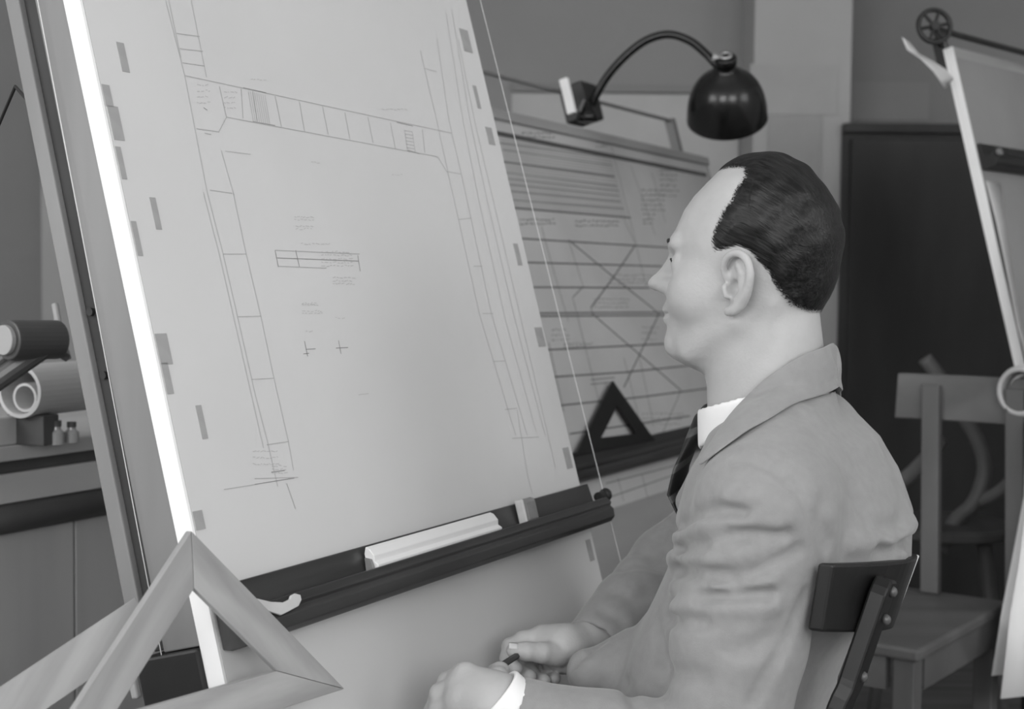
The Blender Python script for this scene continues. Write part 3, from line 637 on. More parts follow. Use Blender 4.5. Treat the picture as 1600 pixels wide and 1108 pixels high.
# curved back panel: near end to far end, leaning back
pn_t, pf_t = atY(1303, 882, 1.345), atY(1434, 866, 1.60)
pn_b, pf_b = atY(1286, 988, 1.345), atY(1392, 977, 1.59)
def plate(name, s0, s1, o0, o1, e0, e1_, m, bevel=.003, n=14):
    P = []
    for i in range(n + 1):
        s = s0 + (s1 - s0) * i / n; bow = NH1 * .024 * (1 - (2 * s - 1) ** 2)
        for e in (e0, e1_):
            base = (pn_b * (1 - s) + pf_b * s) * (1 - e) + (pn_t * (1 - s) + pf_t * s) * e + bow
            for o in (o0, o1): P.append(base + NH1 * o)
    F_ = []
    for i in range(n):
        o_ = i * 4; q_ = o_ + 4
        F_ += [(o_, q_, q_ + 2, o_ + 2), (o_ + 1, o_ + 3, q_ + 3, q_ + 1), (o_ + 2, q_ + 2, q_ + 3, o_ + 3), (o_, o_ + 1, q_ + 1, q_)]
    F_ += [(0, 2, 3, 1), (n * 4, n * 4 + 1, n * 4 + 3, n * 4 + 2)]
    return mesh(name, P, F_, m, ch, bevel=bevel)
plate('back_panel', 0, 1.004, -.016, 0, 0, 1, M['chair_black'])
plate('worn_edge', .945, 1.010, -.0145, .0014, .01, .99, M['chair_edge'], .0008)  # bright strip painting the lit far edge of the panel
def strut(s, top_e, label=None):
    base = lambda e: (pn_b * (1 - s) + pf_b * s) * (1 - e) + (pn_t * (1 - s) + pf_t * s) * e + NH1 * .024 * (1 - (2 * s - 1) ** 2)
    a = base(top_e) + NH1 * .010; bq = base(.0) + NH1 * .012
    lowp = atY(1296, 1165, bq[1] - .005)
    end = A3(lowp[0] - .05, lowp[1] + .01, HB - .005)
    mid = lowp
    pts = catmull([a, a * .72 + lowp * .28, a * .4 + lowp * .6, lowp, end], 6)
    P = []
    for i, p in enumerate(pts):
        t_ = unit(pts[min(i + 1, len(pts) - 1)] - pts[max(i - 1, 0)]); u_ = unit(U1 - t_ * np.dot(U1, t_)); n_ = np.cross(u_, t_)
        n_ = n_ if np.dot(n_, NH1) > 0 else -n_
        hw = .022 * (1 if i > 1 else (.55, .85)[i])
        P += [p - u_ * hw - n_ * .009, p + u_ * hw - n_ * .009, p + u_ * hw + n_ * .009, p - u_ * hw + n_ * .009]
    n = len(pts); F_ = [(i * 4 + k, i * 4 + (k + 1) % 4, i * 4 + 4 + (k + 1) % 4, i * 4 + 4 + k) for i in range(n - 1) for k in range(4)] + [(3, 2, 1, 0), (n * 4 - 4, n * 4 - 3, n * 4 - 2, n * 4 - 1)]
    o = mesh('strut', P, F_, M['chair_black'], ch, bevel=.0025)
    for f in (.62, .22, -.55):
        c_ = base(f) + NH1 * .0195 if f > 0 else a * .42 + lowp * .58 + NH1 * .0105
        MB().lathe([(0, .004), (.003, .0035), (.0055, .001), (.0055, -.003), (0, -.003)], c_, unit(NH1 + Z * .25), 16).build('bolt', M['grey_metal'], o, smooth=True)
strut(.28, .80)

# ================================================================== the person: fields meshed with surface nets
f32 = np.float32
def smin(a, b, k):
    h = np.clip(.5 + .5 * (b - a) / k, 0, 1); return b + (a - b) * h - k * h * (1 - h)
def smax(a, b, k): return -smin(-a, -b, k)
def rcone(p, a, b, ra, rb):
    a = np.asarray(a, f32); b = np.asarray(b, f32); ab = b - a; t = np.clip(((p - a) @ ab) / max(float(ab @ ab), 1e-9), 0, 1)
    return np.sqrt((((p - a) - t[..., None] * ab) ** 2).sum(-1)) - (ra + (rb - ra) * t)
def chain(p, pts, rs, k=.004):
    d = None
    for i in range(len(pts) - 1):
        e = rcone(p, pts[i], pts[i + 1], rs[i], rs[i + 1]); d = e if d is None else smin(d, e, k)
    return d
def ell(p, c, ax, r):
    q = p - np.asarray(c, f32); R = np.asarray(ax, f32); l = q @ R.T; r = np.asarray(r, f32)
    k0 = np.sqrt(((l / r) ** 2).sum(-1)); k1 = np.sqrt(((l / r ** 2) ** 2).sum(-1)) + 1e-9
    return k0 * (k0 - 1) / k1
def pdist(p, pts):
    d = None
    for i in range(len(pts) - 1):
        a = np.asarray(pts[i], f32); ab = np.asarray(pts[i + 1], f32) - a; t = np.clip(((p - a) @ ab) / float(ab @ ab), 0, 1)
        e = (((p - a) - t[..., None] * ab) ** 2).sum(-1); d = e if d is None else np.minimum(d, e)
    return np.sqrt(d)
def nets(f, lo, hi, h):
    """surface nets on a blockwise evaluated grid"""
    lo = np.asarray(lo, float); hi = np.asarray(hi, float); B = 8
    nb = np.ceil((hi - lo) / (h * B)).astype(int) + 1
    I = np.stack(np.meshgrid(*[np.arange(n) for n in nb], indexing='ij'), -1).reshape(-1, 3)
    cen = (lo + (I * B + (B - 1) / 2) * h).astype(f32)
    dc = f(cen); act = np.abs(dc) < h * B * 1.6 + .006
    D = np.empty((nb[0] * B, nb[1] * B, nb[2] * B), f32)
    Dv = D.reshape(nb[0], B, nb[1], B, nb[2], B)
    Dv[:] = np.where(dc > 0, 1, -1).reshape(nb)[:, None, :, None, :, None]
    g = np.stack(np.meshgrid(*[np.arange(B)] * 3, indexing='ij'), -1).reshape(-1, 3)
    ids = np.nonzero(act)[0]
    for c in range(0, len(ids), 600):
        s = ids[c:c + 600]; P = (lo + (I[s][:, None, :] * B + g[None]) * h).astype(f32)
        d = f(P.reshape(-1, 3)).reshape(len(s), B, B, B)
        Dv[I[s, 0], :, I[s, 1], :, I[s, 2], :] = d
    S = D < 0
    cnt = sum(S[i:S.shape[0] - 1 + i, j:S.shape[1] - 1 + j, k:S.shape[2] - 1 + k].astype(np.int8) for i in (0, 1) for j in (0, 1) for k in (0, 1))
    m = (cnt > 0) & (cnt < 8); ix = np.stack(np.nonzero(m), -1)
    num = np.zeros((len(ix), 3)); den = np.zeros(len(ix))
    cor = [(i, j, k) for i in (0, 1) for j in (0, 1) for k in (0, 1)]
    for a in cor:
        for ax in range(3):
            if a[ax] == 1: continue
            b2 = list(a); b2[ax] = 1
            da = D[ix[:, 0] + a[0], ix[:, 1] + a[1], ix[:, 2] + a[2]]; db = D[ix[:, 0] + b2[0], ix[:, 1] + b2[1], ix[:, 2] + b2[2]]
            x = (da < 0) != (db < 0); t = np.where(x, da / np.where(x, da - db, 1), 0)
            q = np.tile(np.array(a, float), (len(ix), 1)); q[:, ax] += t
            num[x] += q[x]; den[x] += 1
    V = lo + (ix + num / den[:, None]) * h
    idx = np.full(m.shape, -1, np.int64); idx[m] = np.arange(len(ix))
    F = []
    for ax in range(3):
        sl0 = [slice(None)] * 3; sl1 = [slice(None)] * 3; sl0[ax] = slice(0, -1); sl1[ax] = slice(1, None)
        A, Bq = S[tuple(sl0)], S[tuple(sl1)]; e = np.stack(np.nonzero(A != Bq), -1)
        o1, o2 = (ax + 1) % 3, (ax + 2) % 3
        e = e[(e[:, o1] > 0) & (e[:, o2] > 0) & (e[:, o1] < m.shape[o1]) & (e[:, o2] < m.shape[o2])]
        def c(d1, d2):
            q = e.copy(); q[:, o1] += d1; q[:, o2] += d2; return idx[q[:, 0], q[:, 1], q[:, 2]]
        Q = np.stack([c(-1, -1), c(0, -1), c(0, 0), c(-1, 0)], -1)
        fl = A[e[:, 0], e[:, 1], e[:, 2]]; Q[~fl] = Q[~fl][:, ::-1]
        F.append(Q[(Q >= 0).all(1)])
    return V, np.concatenate(F)
def relax(V, F, it=2, lam=.5):
    for _ in range(it):
        S = np.zeros_like(V); C = np.zeros(len(V))
        for k in range(4):
            a, b2 = F[:, k], F[:, (k + 1) % 4]
            np.add.at(S, a, V[b2]); np.add.at(S, b2, V[a]); np.add.at(C, a, 1); np.add.at(C, b2, 1)
        V = V + lam * (S / np.maximum(C, 1)[:, None] - V)
    return V
def qmesh(name, V, F, m, parent, it=2):
    V = relax(V, F, it)
    org = V.mean(0); me = bpy.data.meshes.new(name)
    me.vertices.add(len(V)); me.vertices.foreach_set('co', (V - org).astype(f32).ravel())
    me.loops.add(F.size); me.loops.foreach_set('vertex_index', F.astype(np.int32).ravel())
    me.polygons.add(len(F)); me.polygons.foreach_set('loop_start', np.arange(0, F.size, 4, dtype=np.int32))
    me.polygons.foreach_set('use_smooth', np.ones(len(F), bool)); me.update(calc_edges=True); me.validate()
    o = bpy.data.objects.new(name, me); COL.objects.link(o); o.location = tuple(org - wloc(parent)); o.parent = parent; me.materials.append(m)
    return o
def trace(f, px, py, t0=1.0, t1=2.3):
    d = ray(px, py); dn = np.linalg.norm(d); t = t0
    for _ in range(160):
        p = CAM + d * t; v = float(f(p[None].astype(f32))[0])
        if v < .0006: return p
        t += max(v, .0008) * .6 / dn
        if t > t1: break
    return None

def skin_mat():
    m = mat('skin', .44, .5, .35, .05, 30, bump=.10, bscale=260); b_ = m.node_tree.nodes['Principled BSDF']
    b_.inputs['Subsurface Weight'].default_value = .15; b_.inputs['Subsurface Radius'].default_value = (.006, .006, .006); return m
M['skin'] = skin_mat()
M['jacket'] = mat('grey_wool_suit', .27, .85, .15, .05, 90, bump=.12, bscale=700, sheen=.25)
M['trousers'] = mat('grey_trouser_wool', .19, .85, .15, .05, 90, sheen=.2)
M['shirt'] = mat('white_shirt', .85, .8, .2, .02, 40)
M['shoe'] = mat('black_leather', .012, .35, .5)
M['brow'] = mat('dark_brow_hair', .025, .6, .3)
M['eye_white'] = mat('eye_white', .55, .2, .5)
def hair_mat():
    m = mat('dark_combed_hair', .012, .42, .28); nt = m.node_tree; b_ = nt.nodes['Principled BSDF']
    tc = nt.nodes.new('ShaderNodeTexCoord'); mp = nt.nodes.new('ShaderNodeMapping'); mp.vector_type = 'TEXTURE'
    wn = nt.nodes.new('ShaderNodeTexNoise'); wn.inputs['Scale'].default_value = 14; nt.links.new(tc.outputs['Object'], wn.inputs['Vector'])
    va = nt.nodes.new('ShaderNodeVectorMath'); va.operation = 'MULTIPLY_ADD'; va.inputs[1].default_value = (.02, .02, .02); nt.links.new(wn.outputs['Color'], va.inputs[0]); nt.links.new(tc.outputs['Object'], va.inputs[2])
    nt.links.new(va.outputs[0], mp.inputs[0])
    mp.inputs['Rotation'].default_value = (0, math.radians(30), math.radians(-27)); mp.inputs['Scale'].default_value = (14, 1, 1)
    n = nt.nodes.new('ShaderNodeTexNoise'); n.inputs['Scale'].default_value = 420; n.inputs['Detail'].default_value = 2; nt.links.new(mp.outputs[0], n.inputs['Vector'])
    nb_ = nt.nodes.new('ShaderNodeTexNoise'); nb_.inputs['Scale'].default_value = 170; nb_.inputs['Detail'].default_value = 3; nt.links.new(mp.outputs[0], nb_.inputs['Vector'])
    mx = nt.nodes.new('ShaderNodeMath'); mx.operation = 'MULTIPLY'; nt.links.new(n.outputs['Fac'], mx.inputs[0]); nt.links.new(nb_.outputs['Fac'], mx.inputs[1])
    r = nt.nodes.new('ShaderNodeValToRGB'); r.color_ramp.elements[0].color = (.003, .003, .003, 1); r.color_ramp.elements[1].color = (.026, .026, .026, 1)
    r.color_ramp.elements[0].position = .16; r.color_ramp.elements[1].position = .46
    nt.links.new(mx.outputs[0], r.inputs[0]); nt.links.new(r.outputs[0], b_.inputs['Base Color'])
    bp = nt.nodes.new('ShaderNodeBump'); bp.inputs['Strength'].default_value = .55; bp.inputs['Distance'].default_value = .002
    nt.links.new(mx.outputs[0], bp.inputs['Height']); nt.links.new(bp.outputs[0], b_.inputs['Normal'])
    at = nt.nodes.new('ShaderNodeAttribute'); at.attribute_name = 'hair_cover'
    n2 = nt.nodes.new('ShaderNodeTexNoise'); n2.inputs['Scale'].default_value = 700; nt.links.new(mp.outputs[0], n2.inputs['Vector'])
    mr = nt.nodes.new('ShaderNodeMath'); mr.operation = 'SUBTRACT'; nt.links.new(at.outputs['Fac'], mr.inputs[0]); nt.links.new(n2.outputs['Fac'], mr.inputs[1])
    sc_ = nt.nodes.new('ShaderNodeMath'); sc_.operation = 'MULTIPLY_ADD'; sc_.use_clamp = True; sc_.inputs[1].default_value = 4; sc_.inputs[2].default_value = .3; nt.links.new(mr.outputs[0], sc_.inputs[0])
    nt.links.new(sc_.outputs[0], b_.inputs['Alpha']); return m
M['hair'] = hair_mat()

person = thing('person', hipc, 'person in grey suit, white collar and dark tie, seated and holding a pencil', 'person')
# ---------------------------------------------------------------- head (local x forward, y to his left, z up, origin at eye level)
HY = math.radians(27)
Fh = A3(-math.cos(HY), math.sin(HY), 0); Lh = A3(-math.sin(HY), -math.cos(HY), 0)
HS_ = 1.013
H0 = atY(1190, 407, 1.58)
RH = np.stack([Fh, Lh, Z]).astype(f32)
hl = lambda x, y, z: H0 + (Fh * x + Lh * y + Z * z) * HS_
def tab(z, T, c): return np.interp(z, [t[0] for t in T], [t[c] for t in T]).astype(f32)
#            z      front  back   halfw
HT_ = [(-.128, .058, .000, .016), (-.117, .086, -.002, .030), (-.106, .0985, -.008, .040), (-.095, .103, -.012, .0455), (-.082, .1055, -.022, .0505), (-.070, .1065, -.034, .055), (-.060, .108, -.048, .059), (-.050, .1095, -.058, .0625),
       (-.040, .105, -.066, .0655), (-.020, .0955, -.074, .0695), (0, .095, -.079, .072), (.016, .099, -.081, .0735), (.035, .095, -.081, .074), (.055, .086, -.075, .0725), (.070, .075, -.068, .069), (.085, .060, -.056, .0625), (.097, .045, -.046, .053), (.106, .030, -.034, .041), (.1125, .014, -.022, .025), (.1155, -.010, -.018, .008)]
CAPC, CAPR = (.002, 0, .040), (.075, .0735, .0735)
def cranium(q):
    z = np.clip(q[..., 2], -.128, .1155); fr, bk, w_ = tab(z, HT_, 1), tab(z, HT_, 2), tab(z, HT_, 3)
    x0 = np.interp(z, [-.12, -.06, 0, .06, .115], [.040, .010, -.008, -.010, -.008]).astype(f32)
    dx = q[..., 0] - x0; a = np.where(dx > 0, np.maximum(fr - x0, .004), np.maximum(x0 - bk, .004)); y = np.abs(q[..., 1])
    pw = np.interp(z, [-.12, -.05, .02, .1], [2.0, 2.1, 2.2, 2.05]).astype(f32)
    k = ((np.abs(dx) / a) ** pw + (y / w_) ** pw) ** (1 / pw)
    d = (k - 1) * np.minimum(a, w_) * .92
    d = np.maximum(d, np.abs(q[..., 2] - z) - .0005 + np.where(np.abs(q[..., 2] - z) > 0, 0, -1))
    cap = ell(q, CAPC, np.eye(3), CAPR); t = np.clip((q[..., 2] - .080) / .022, 0, 1); t = t * t * (3 - 2 * t)
    return d * (1 - t) + cap * t
def ear(q):
    e = f32(1)
    cx, cy, cz = .006, .0705, -.026
    def E(x, y, z): return (cx + x, cy + y, cz + z)
    helix = [E(.010, .004, .006), E(.011, .008, .018), E(.004, .013, .029), E(-.008, .017, .032), E(-.018, .020, .025), E(-.022, .020, .010), E(-.018, .017, -.006), E(-.010, .012, -.018), E(-.002, .008, -.027), E(.006, .004, -.029)]
    hr_ = [.0032, .0036, .0040, .0042, .0044, .0044, .0042, .0045, .0058, .0052]; hp_ = catmull(helix, 3)
    d = chain(q, hp_, np.interp(np.linspace(0, 9, len(hp_)), range(10), hr_), .001)
    anti = [E(-.006, .012, .020), E(-.012, .013, .010), E(-.011, .012, -.004), E(-.003, .009, -.014)]
    d = smin(d, chain(q, anti, [.003, .0036, .0036, .0034], .003), .004)
    d = smin(d, rcone(q, E(.009, .006, -.004), E(.008, .006, -.012), .0045, .004), .004)   # tragus
    plate_ = ell(q, E(-.006, .006, .002), [(math.cos(.55), -math.sin(.55), 0), (math.sin(.55), math.cos(.55), 0), (0, 0, 1)], (.019, .0055, .030))
    d = smin(d, plate_, .005)
    d = smax(d, -ell(q, E(.000, .011, -.004), np.eye(3), (.0070, .0125, .0095)), .003)       # concha hollow
    return d
def head_local(q):
    d = cranium(q); ya = q.copy(); ya[..., 1] = np.abs(q[..., 1])
    d = smin(d, rcone(ya, (.0945, .010, .0170), (.083, .038, .0185), .0085, .007), .012)        # brow ridge
    d = smax(d, -ell(ya, (.100, .034, -.003), np.eye(3), (.0145, .015, .0100)), .012)           # eye socket
    d = smin(d, ell(ya, (.0780, .0320, -.003), np.eye(3), (.0140, .0150, .0120)), .004)         # lids over eyeball
    d = smin(d, rcone(ya, (.0855, .022, .0035), (.081, .042, .002), .0032, .003), .004)         # upper lid fold
    d = smin(d, ell(ya, (.060, .043, -.034), np.eye(3), (.026, .018, .024)), .025)              # cheekbone
    d = smin(d, chain(q, [(.0935, 0, .008), (.1030, 0, -.007), (.1190, 0, -.0240)], [.0070, .0082, .0092], .006), .014)   # nose
    d = smin(d, ell(q, (.1212, 0, -.0262), np.eye(3), (.0110, .0090, .0076)), .005)
    d = smin(d, ell(ya, (.1060, .0108, -.0290), np.eye(3), (.0115, .0068, .0080)), .009)        # wings
    d = smax(d, -ell(ya, (.1105, .0062, -.0370), np.eye(3), (.005, .0032, .004)), .002)         # nostrils
    d = smin(d, chain(ya, [(.1095, 0, -.0560), (.1040, .012, -.0565), (.0925, .023, -.058)], [.0050, .0043, .002], .004), .005)   # lips
    d = smin(d, chain(ya, [(.1085, 0, -.0665), (.1022, .012, -.0655), (.0920, .021, -.062)], [.0052, .0043, .002], .004), .005)
    d = d + (.0030 * np.exp(-(pdist(ya, [(.1150, 0, -.0612), (.1070, .013, -.0608), (.0945, .025, -.060)]) / .0026) ** 2)).astype(f32)
    d = smin(d, ell(q, (.0905, 0, -.0945), np.eye(3), (.0178, .020, .0150)), .012)              # chin
    d = smin(d, rcone(ya, (.070, .030, -.100), (.010, .0525, -.066), .010, .011), .016)         # jaw line
    e = q.copy(); e[..., 1] = np.abs(q[..., 1])
    d = smin(d, ear(e), .004)
    nk = rcone(q, (-.008, 0, -.055), (-.022, 0, -.185), .0550, .0590)
    nk = smin(nk, rcone(q, (.022, 0, -.080), (.012, 0, -.20), .036, .042), .03)
    d = smin(d, nk, .012)
    d = d - (.0035 * np.exp(-(pdist(e, [(-.030, .060, -.050), (.0, .050, -.12), (.018, .022, -.18)]) / .011) ** 2)).astype(f32)  # neck tendon
    return d
def to_head(p): return ((p - H0.astype(f32)) @ RH.T) / f32(HS_)
def head_f(p): return head_local(to_head(p))
def neck_f(p):
    q = to_head(p); return smin(rcone(q, (-.008, 0, -.055), (-.022, 0, -.185), .0560, .0610), rcone(q, (.022, 0, -.080), (.012, 0, -.20), .037, .044), .03)
# hair: follows the skull, thickness grows inside the hairline
HAIRLINE = [(.064, .0885), (.050, .0925), (.030, .0945), (.010, .0935), (.006, .088), (.013, .076), (.017, .064), (.026, .052), (.033, .036), (.038, .022), (.036, .010), (.031, .004), (.020, .006), (.004, .009), (-.008, .004), (-.016, -.006), (-.026, -.020), (-.034, -.035), (-.045, -.051), (-.060, -.059), (-.13, -.064), (-.14, .0), (-.14, .15), (.064, .15)]
def poly_sd(x, y, P):
    P = np.asarray(P, f32); n = len(P); d = np.full(x.shape, 1e9, f32); ins = np.zeros(x.shape, bool)
    for i in range(n):
        a, b2 = P[i], P[(i + 1) % n]; e = b2 - a; wx, wy = x - a[0], y - a[1]
        t = np.clip((wx * e[0] + wy * e[1]) / float(e @ e), 0, 1); d = np.minimum(d, (wx - e[0] * t) ** 2 + (wy - e[1] * t) ** 2)
        c = (a[1] <= y) != (b2[1] <= y); xi = a[0] + (y - a[1]) * e[0] / (e[1] if abs(e[1]) > 1e-9 else 1e-9); ins ^= c & (x < xi)
    d = np.sqrt(d); return np.where(ins, -d, d)
def hair_f(p):
    q = to_head(p)
    # receding temples: the centre forelock reaches further forward than the sides
    sd = poly_sd(q[..., 0], q[..., 2], HAIRLINE)
    t = np.clip(-sd / .030, -.4, 1); th = np.where(t > 0, .0068 * np.maximum(t, 0) ** .8, .012 * t)
    w1 = q[..., 2] * .80 + q[..., 0] * .45 - .9 * q[..., 0] ** 2
    comb = .0006 * np.sin(w1 * 200 + 2.3 + 3 * np.sin(q[..., 0] * 21 + 1))
    return cranium_n(q) - (th - .0010 + comb * np.clip(t * 1.5, 0, 1)).astype(f32)
def cranium_n(q):
    return smin(cranium(q), rcone(q, (-.008, 0, -.055), (-.022, 0, -.185), .0550, .0590), .022)

# ---------------------------------------------------------------- torso frame and arms
OT = A3(.322, 1.560, 0); Ft, Lt = -NH1, -U1
RT = np.stack([Ft, Lt, Z]).astype(f32)
tp = lambda f, l, z: OT + Ft * f + Lt * l + Z * z
TT = [(.40, .125, .12, .172), (.50, .125, .125, .178), (.60, .115, .122, .172), (.70, .095, .118, .168), (.78, .066, .114, .170), (.83, .036, .118, .176), (.87, .012, .124, .183), (.93, .006, .120, .186), (.975, .008, .104, .182), (1.01, .010, .084, .160), (1.035, .022, .062, .128), (1.06, .035, .050, .095), (1.09, .042, .044, .070)]
SL, EL, WL = tp(-.012, .158, .958), atY(1122, 1205, 1.40), atY(808, 1130, 1.405)
SR, ER, WR = tp(.035, -.165, .965), atY(1046, 886, 1.82), atY(930, 1012, 1.675)
def torso(p, off=0.0):
    q = (p - OT.astype(f32)) @ RT.T; z = np.clip(q[..., 2], .40, 1.09)
    fc, a, w_ = tab(z, TT, 1), tab(z, TT, 2) + off, tab(z, TT, 3) + off
    k = ((np.abs(q[..., 0] - fc) / a) ** 2.08 + (np.abs(q[..., 1]) / w_) ** 2.08) ** (1 / 2.08)
    d = (k - 1) * np.minimum(a, w_) * .85
    e = np.abs(q[..., 2] - z); return np.where(e > 0, np.maximum(d, 0) * .7 + e, d)
def folds():
    z2 = lambda x, y: (880 + x * .5305, 520 + y * .5305)
    G = [  # polyline in the picture, depth, sigma : dents of the cloth
        ([(345, 572), (400, 538), (470, 522), (530, 530)], .0075, .0075), ([(348, 640), (375, 630), (415, 628)], .007, .007), ([(500, 592), (570, 588), (650, 590)], .006, .0075),
        ([(335, 697), (400, 708), (490, 722)], .009, .0085), ([(400, 776), (500, 775), (600, 768)], .0085, .0075), ([(300, 842), (345, 848), (410, 852)], .008, .007), ([(510, 745), (600, 690), (690, 640)], .004, .007),
        ([(500, 372), (560, 378), (620, 400), (680, 450), (715, 510), (742, 580), (752, 640), (760, 720)], .0042, .0045),
        ([(715, 770), (660, 900), (600, 1010), (560, 1090)], .004, .006), ([(275, 860), (295, 950), (305, 1060)], .0035, .008), ([(180, 1030), (200, 1070), (215, 1108)], .004, .007),
        ([(930, 640), (985, 628), (1030, 598)], .007, .009), ([(950, 575), (985, 580), (1000, 560)], .006, .010), ([(770, 500), (765, 560), (785, 620)], .004, .010), ([(860, 470), (900, 530), (915, 570)], .003, .018),
        ([(280, 545), (300, 560), (325, 560)], .008, .009), ([(285, 600), (310, 612), (330, 600)], .006, .010), ([(180, 690), (230, 680), (290, 690)], .004, .010),
        ([(230, 640), (270, 660), (300, 655)], .003, .010), ([(118, 905), (65, 945), (22, 985), (10, 1010)], .006, .005), ([(150, 760), (200, 780), (250, 775)], .003, .009), ([(120, 820), (170, 845), (215, 850)], .003, .008), ([(620, 900), (560, 930), (500, 935)], .003, .010), ([(300, 980), (340, 1010), (400, 1020)], .003, .012)]
    R = [([(340, 600), (420, 562), (540, 556), (620, 566)], .005, .010), ([(320, 665), (430, 668), (540, 650)], .005, .010), ([(330, 748), (450, 752), (600, 735)], .005, .010), ([(330, 808), (470, 812), (620, 805)], .005, .010), ([(490, 480), (580, 490), (650, 540)], .004, .016),
         ([(960, 610), (1010, 590), (1030, 570)], .005, .010), ([(850, 625), (930, 612), (1000, 645)], .004, .010)]
    return [([z2(*q) for q in pts], a, s) for pts, a, s in G] + [([z2(*q) for q in pts], -a, s) for pts, a, s in R]
def jacket_base(p):
    d = torso(p)
    d = smin(d, rcone(p, tp(.002, .07, 1.000), SL, .054, .062), .03)
    d = smin(d, rcone(p, tp(.010, -.07, 1.000), SR, .054, .060), .03)
    q = (p - OT.astype(f32)) @ RT.T
    sl = chain(p, [SL, SL * .5 + EL * .5 + A3(-.004, 0, 0), EL, EL * .45 + WL * .55, WL], [.069, .0665, .060, .052, .0445], .012)
    sr = chain(p, [SR, SR * .5 + ER * .5, ER, ER * .45 + WR * .55, WR], [.062, .056, .051, .046, .0405], .012)
    lap = ell(p, tp(.10, -.03, .675), RT, (.115, .17, .085))
    d = smin(d, lap, .04)
    d = smin(d, np.maximum(neck_f(p) - .006, q[..., 2] - (1.064 - .5 * (q[..., 0] + .03))), .012)
    d = smin(d, rcone(p, atY(922, 1050, 1.575), atY(1010, 1035, 1.60), .026, .045), .02)
    cuffL = (p - WL.astype(f32)) @ unit(WL - (EL * .45 + WL * .55)).astype(f32); cuffR = (p - WR.astype(f32)) @ unit(WR - (ER * .45 + WR * .55)).astype(f32)
    sl = smax(sl, cuffL - .004, .003); sr = smax(sr, cuffR - .004, .003)
    sl = np.maximum(sl, -np.maximum(rcone(p, WL + (EL - WL) * .15, WL + (WL - EL) * .2, .0385, .0385), -.010 - cuffL))
    sr = np.maximum(sr, -np.maximum(rcone(p, WR + (ER - WR) * .15, WR + (WR - ER) * .2, .034, .034), -.010 - cuffR))
    d = smin(d, sl, .016); d = smin(d, sr, .018)
    # V opening down the front and neck hole
    vv = np.abs(q[..., 1]) - np.clip((q[..., 2] - .925) * .9, -.02, .070)
    op = np.maximum(np.maximum(vv, .03 - q[..., 0]), -(torso(p) + .018))
    d = np.maximum(d, -op)
    for s_ in (-1, 1): d = smin(d, rcone(p, tp(.066, s_ * .056, 1.02), tp(.126, s_ * .019, .935), .011, .016), .018)
    return smax(d, q[..., 2] - (1.078 - .50 * (q[..., 0] + .03)), .008)
FOLD3 = None
def jacket_f(p):
    d = jacket_base(p)
    if FOLD3:
        near = np.abs(d) < .03
        if near.any():
            pp = p[near]; add = np.zeros(len(pp), f32)
            for pts, a, s in FOLD3:
                L = np.array(pts); lo, hi = L.min(0) - 3 * s, L.max(0) + 3 * s
                bx = ((pp > lo) & (pp < hi)).all(1)
                if bx.any(): add[bx] += (a * np.exp(-(pdist(pp[bx], pts) / s) ** 2)).astype(f32)
            q = pp
            add += (.0012 * np.sin(q[:, 2] * 55 + 5 * np.sin(q[:, 0] * 19 + q[:, 1] * 13)) * np.sin(q[:, 1] * 23 + q[:, 0] * 31)).astype(f32)
            d = d.copy(); d[near] += np.clip(add, -.011, .013)
    return d
fl3 = []
for pts, a, s in folds():
    P3 = [trace(jacket_base, *q) for q in pts]; P3 = [q for q in P3 if q is not None]
    if len(P3) > 1: fl3.append((P3, a * 2.3, s * .90))
FOLD3 = fl3
lo = np.minimum.reduce([SL, EL, WL, SR, ER, WR, tp(.13, 0, .4)]) - .10; hi = np.maximum.reduce([SL, EL, WL, SR, ER, WR, tp(-.16, -.2, 1.08)]) + .10
lo[2] = .50
JV, JF = nets(lambda p: np.maximum(jacket_f(p), .53 - p[..., 2]), lo, hi, .0034)
qmesh('jacket', JV, JF, M['jacket'], person, 2)
# shirt: collar band, front and cuffs
def collar_band(p):
    q = (p - OT.astype(f32)) @ RT.T
    d = np.abs(neck_f(p) - .0065) - .0028
    top = q[..., 2] - (1.083 - .30 * (q[..., 0] + .03)); bot = (1.082 - .62 * np.maximum(q[..., 0] + .03, 0)) - q[..., 2]
    gap = .010 - np.where(q[..., 0] > .04, np.abs(q[..., 1]), 1)
    return smax(smax(smax(d, top, .003), bot, .003), gap, .002)
def shirt_f(p):
    q = (p - OT.astype(f32)) @ RT.T
    return np.minimum(collar_band(p), np.maximum(np.maximum(smin(torso(p) + .015, neck_f(p) - .002, .02), .66 - q[..., 2]), q[..., 2] - (1.060 - .30 * (q[..., 0] + .03))))
SV, SF = nets(shirt_f, tp(0, 0, .62) - A3(.25, .25, 0), tp(0, 0, 1.16) + A3(.25, .25, 0), .003)
qmesh('shirt', SV, SF, M['shirt'], person, 1)
for nm, Wp, Ep, r, q_ in (('shirt_cuff', WL, EL, .0375, .036), ('shirt_cuff', WR, ER, .0325, -.004)):
    d_ = unit(Wp - (Ep * .45 + Wp * .55))
    if q_ > .02: d_ = unit(atY(774, 1098, 1.405) - Wp)
    MB().lathe([(r, -.02), (r, q_ - .002), (r - .001, q_), (r - .004, q_), (r - .004, -.02)], Wp, d_, 32, True).build(nm, M['shirt'], person, smooth=True)
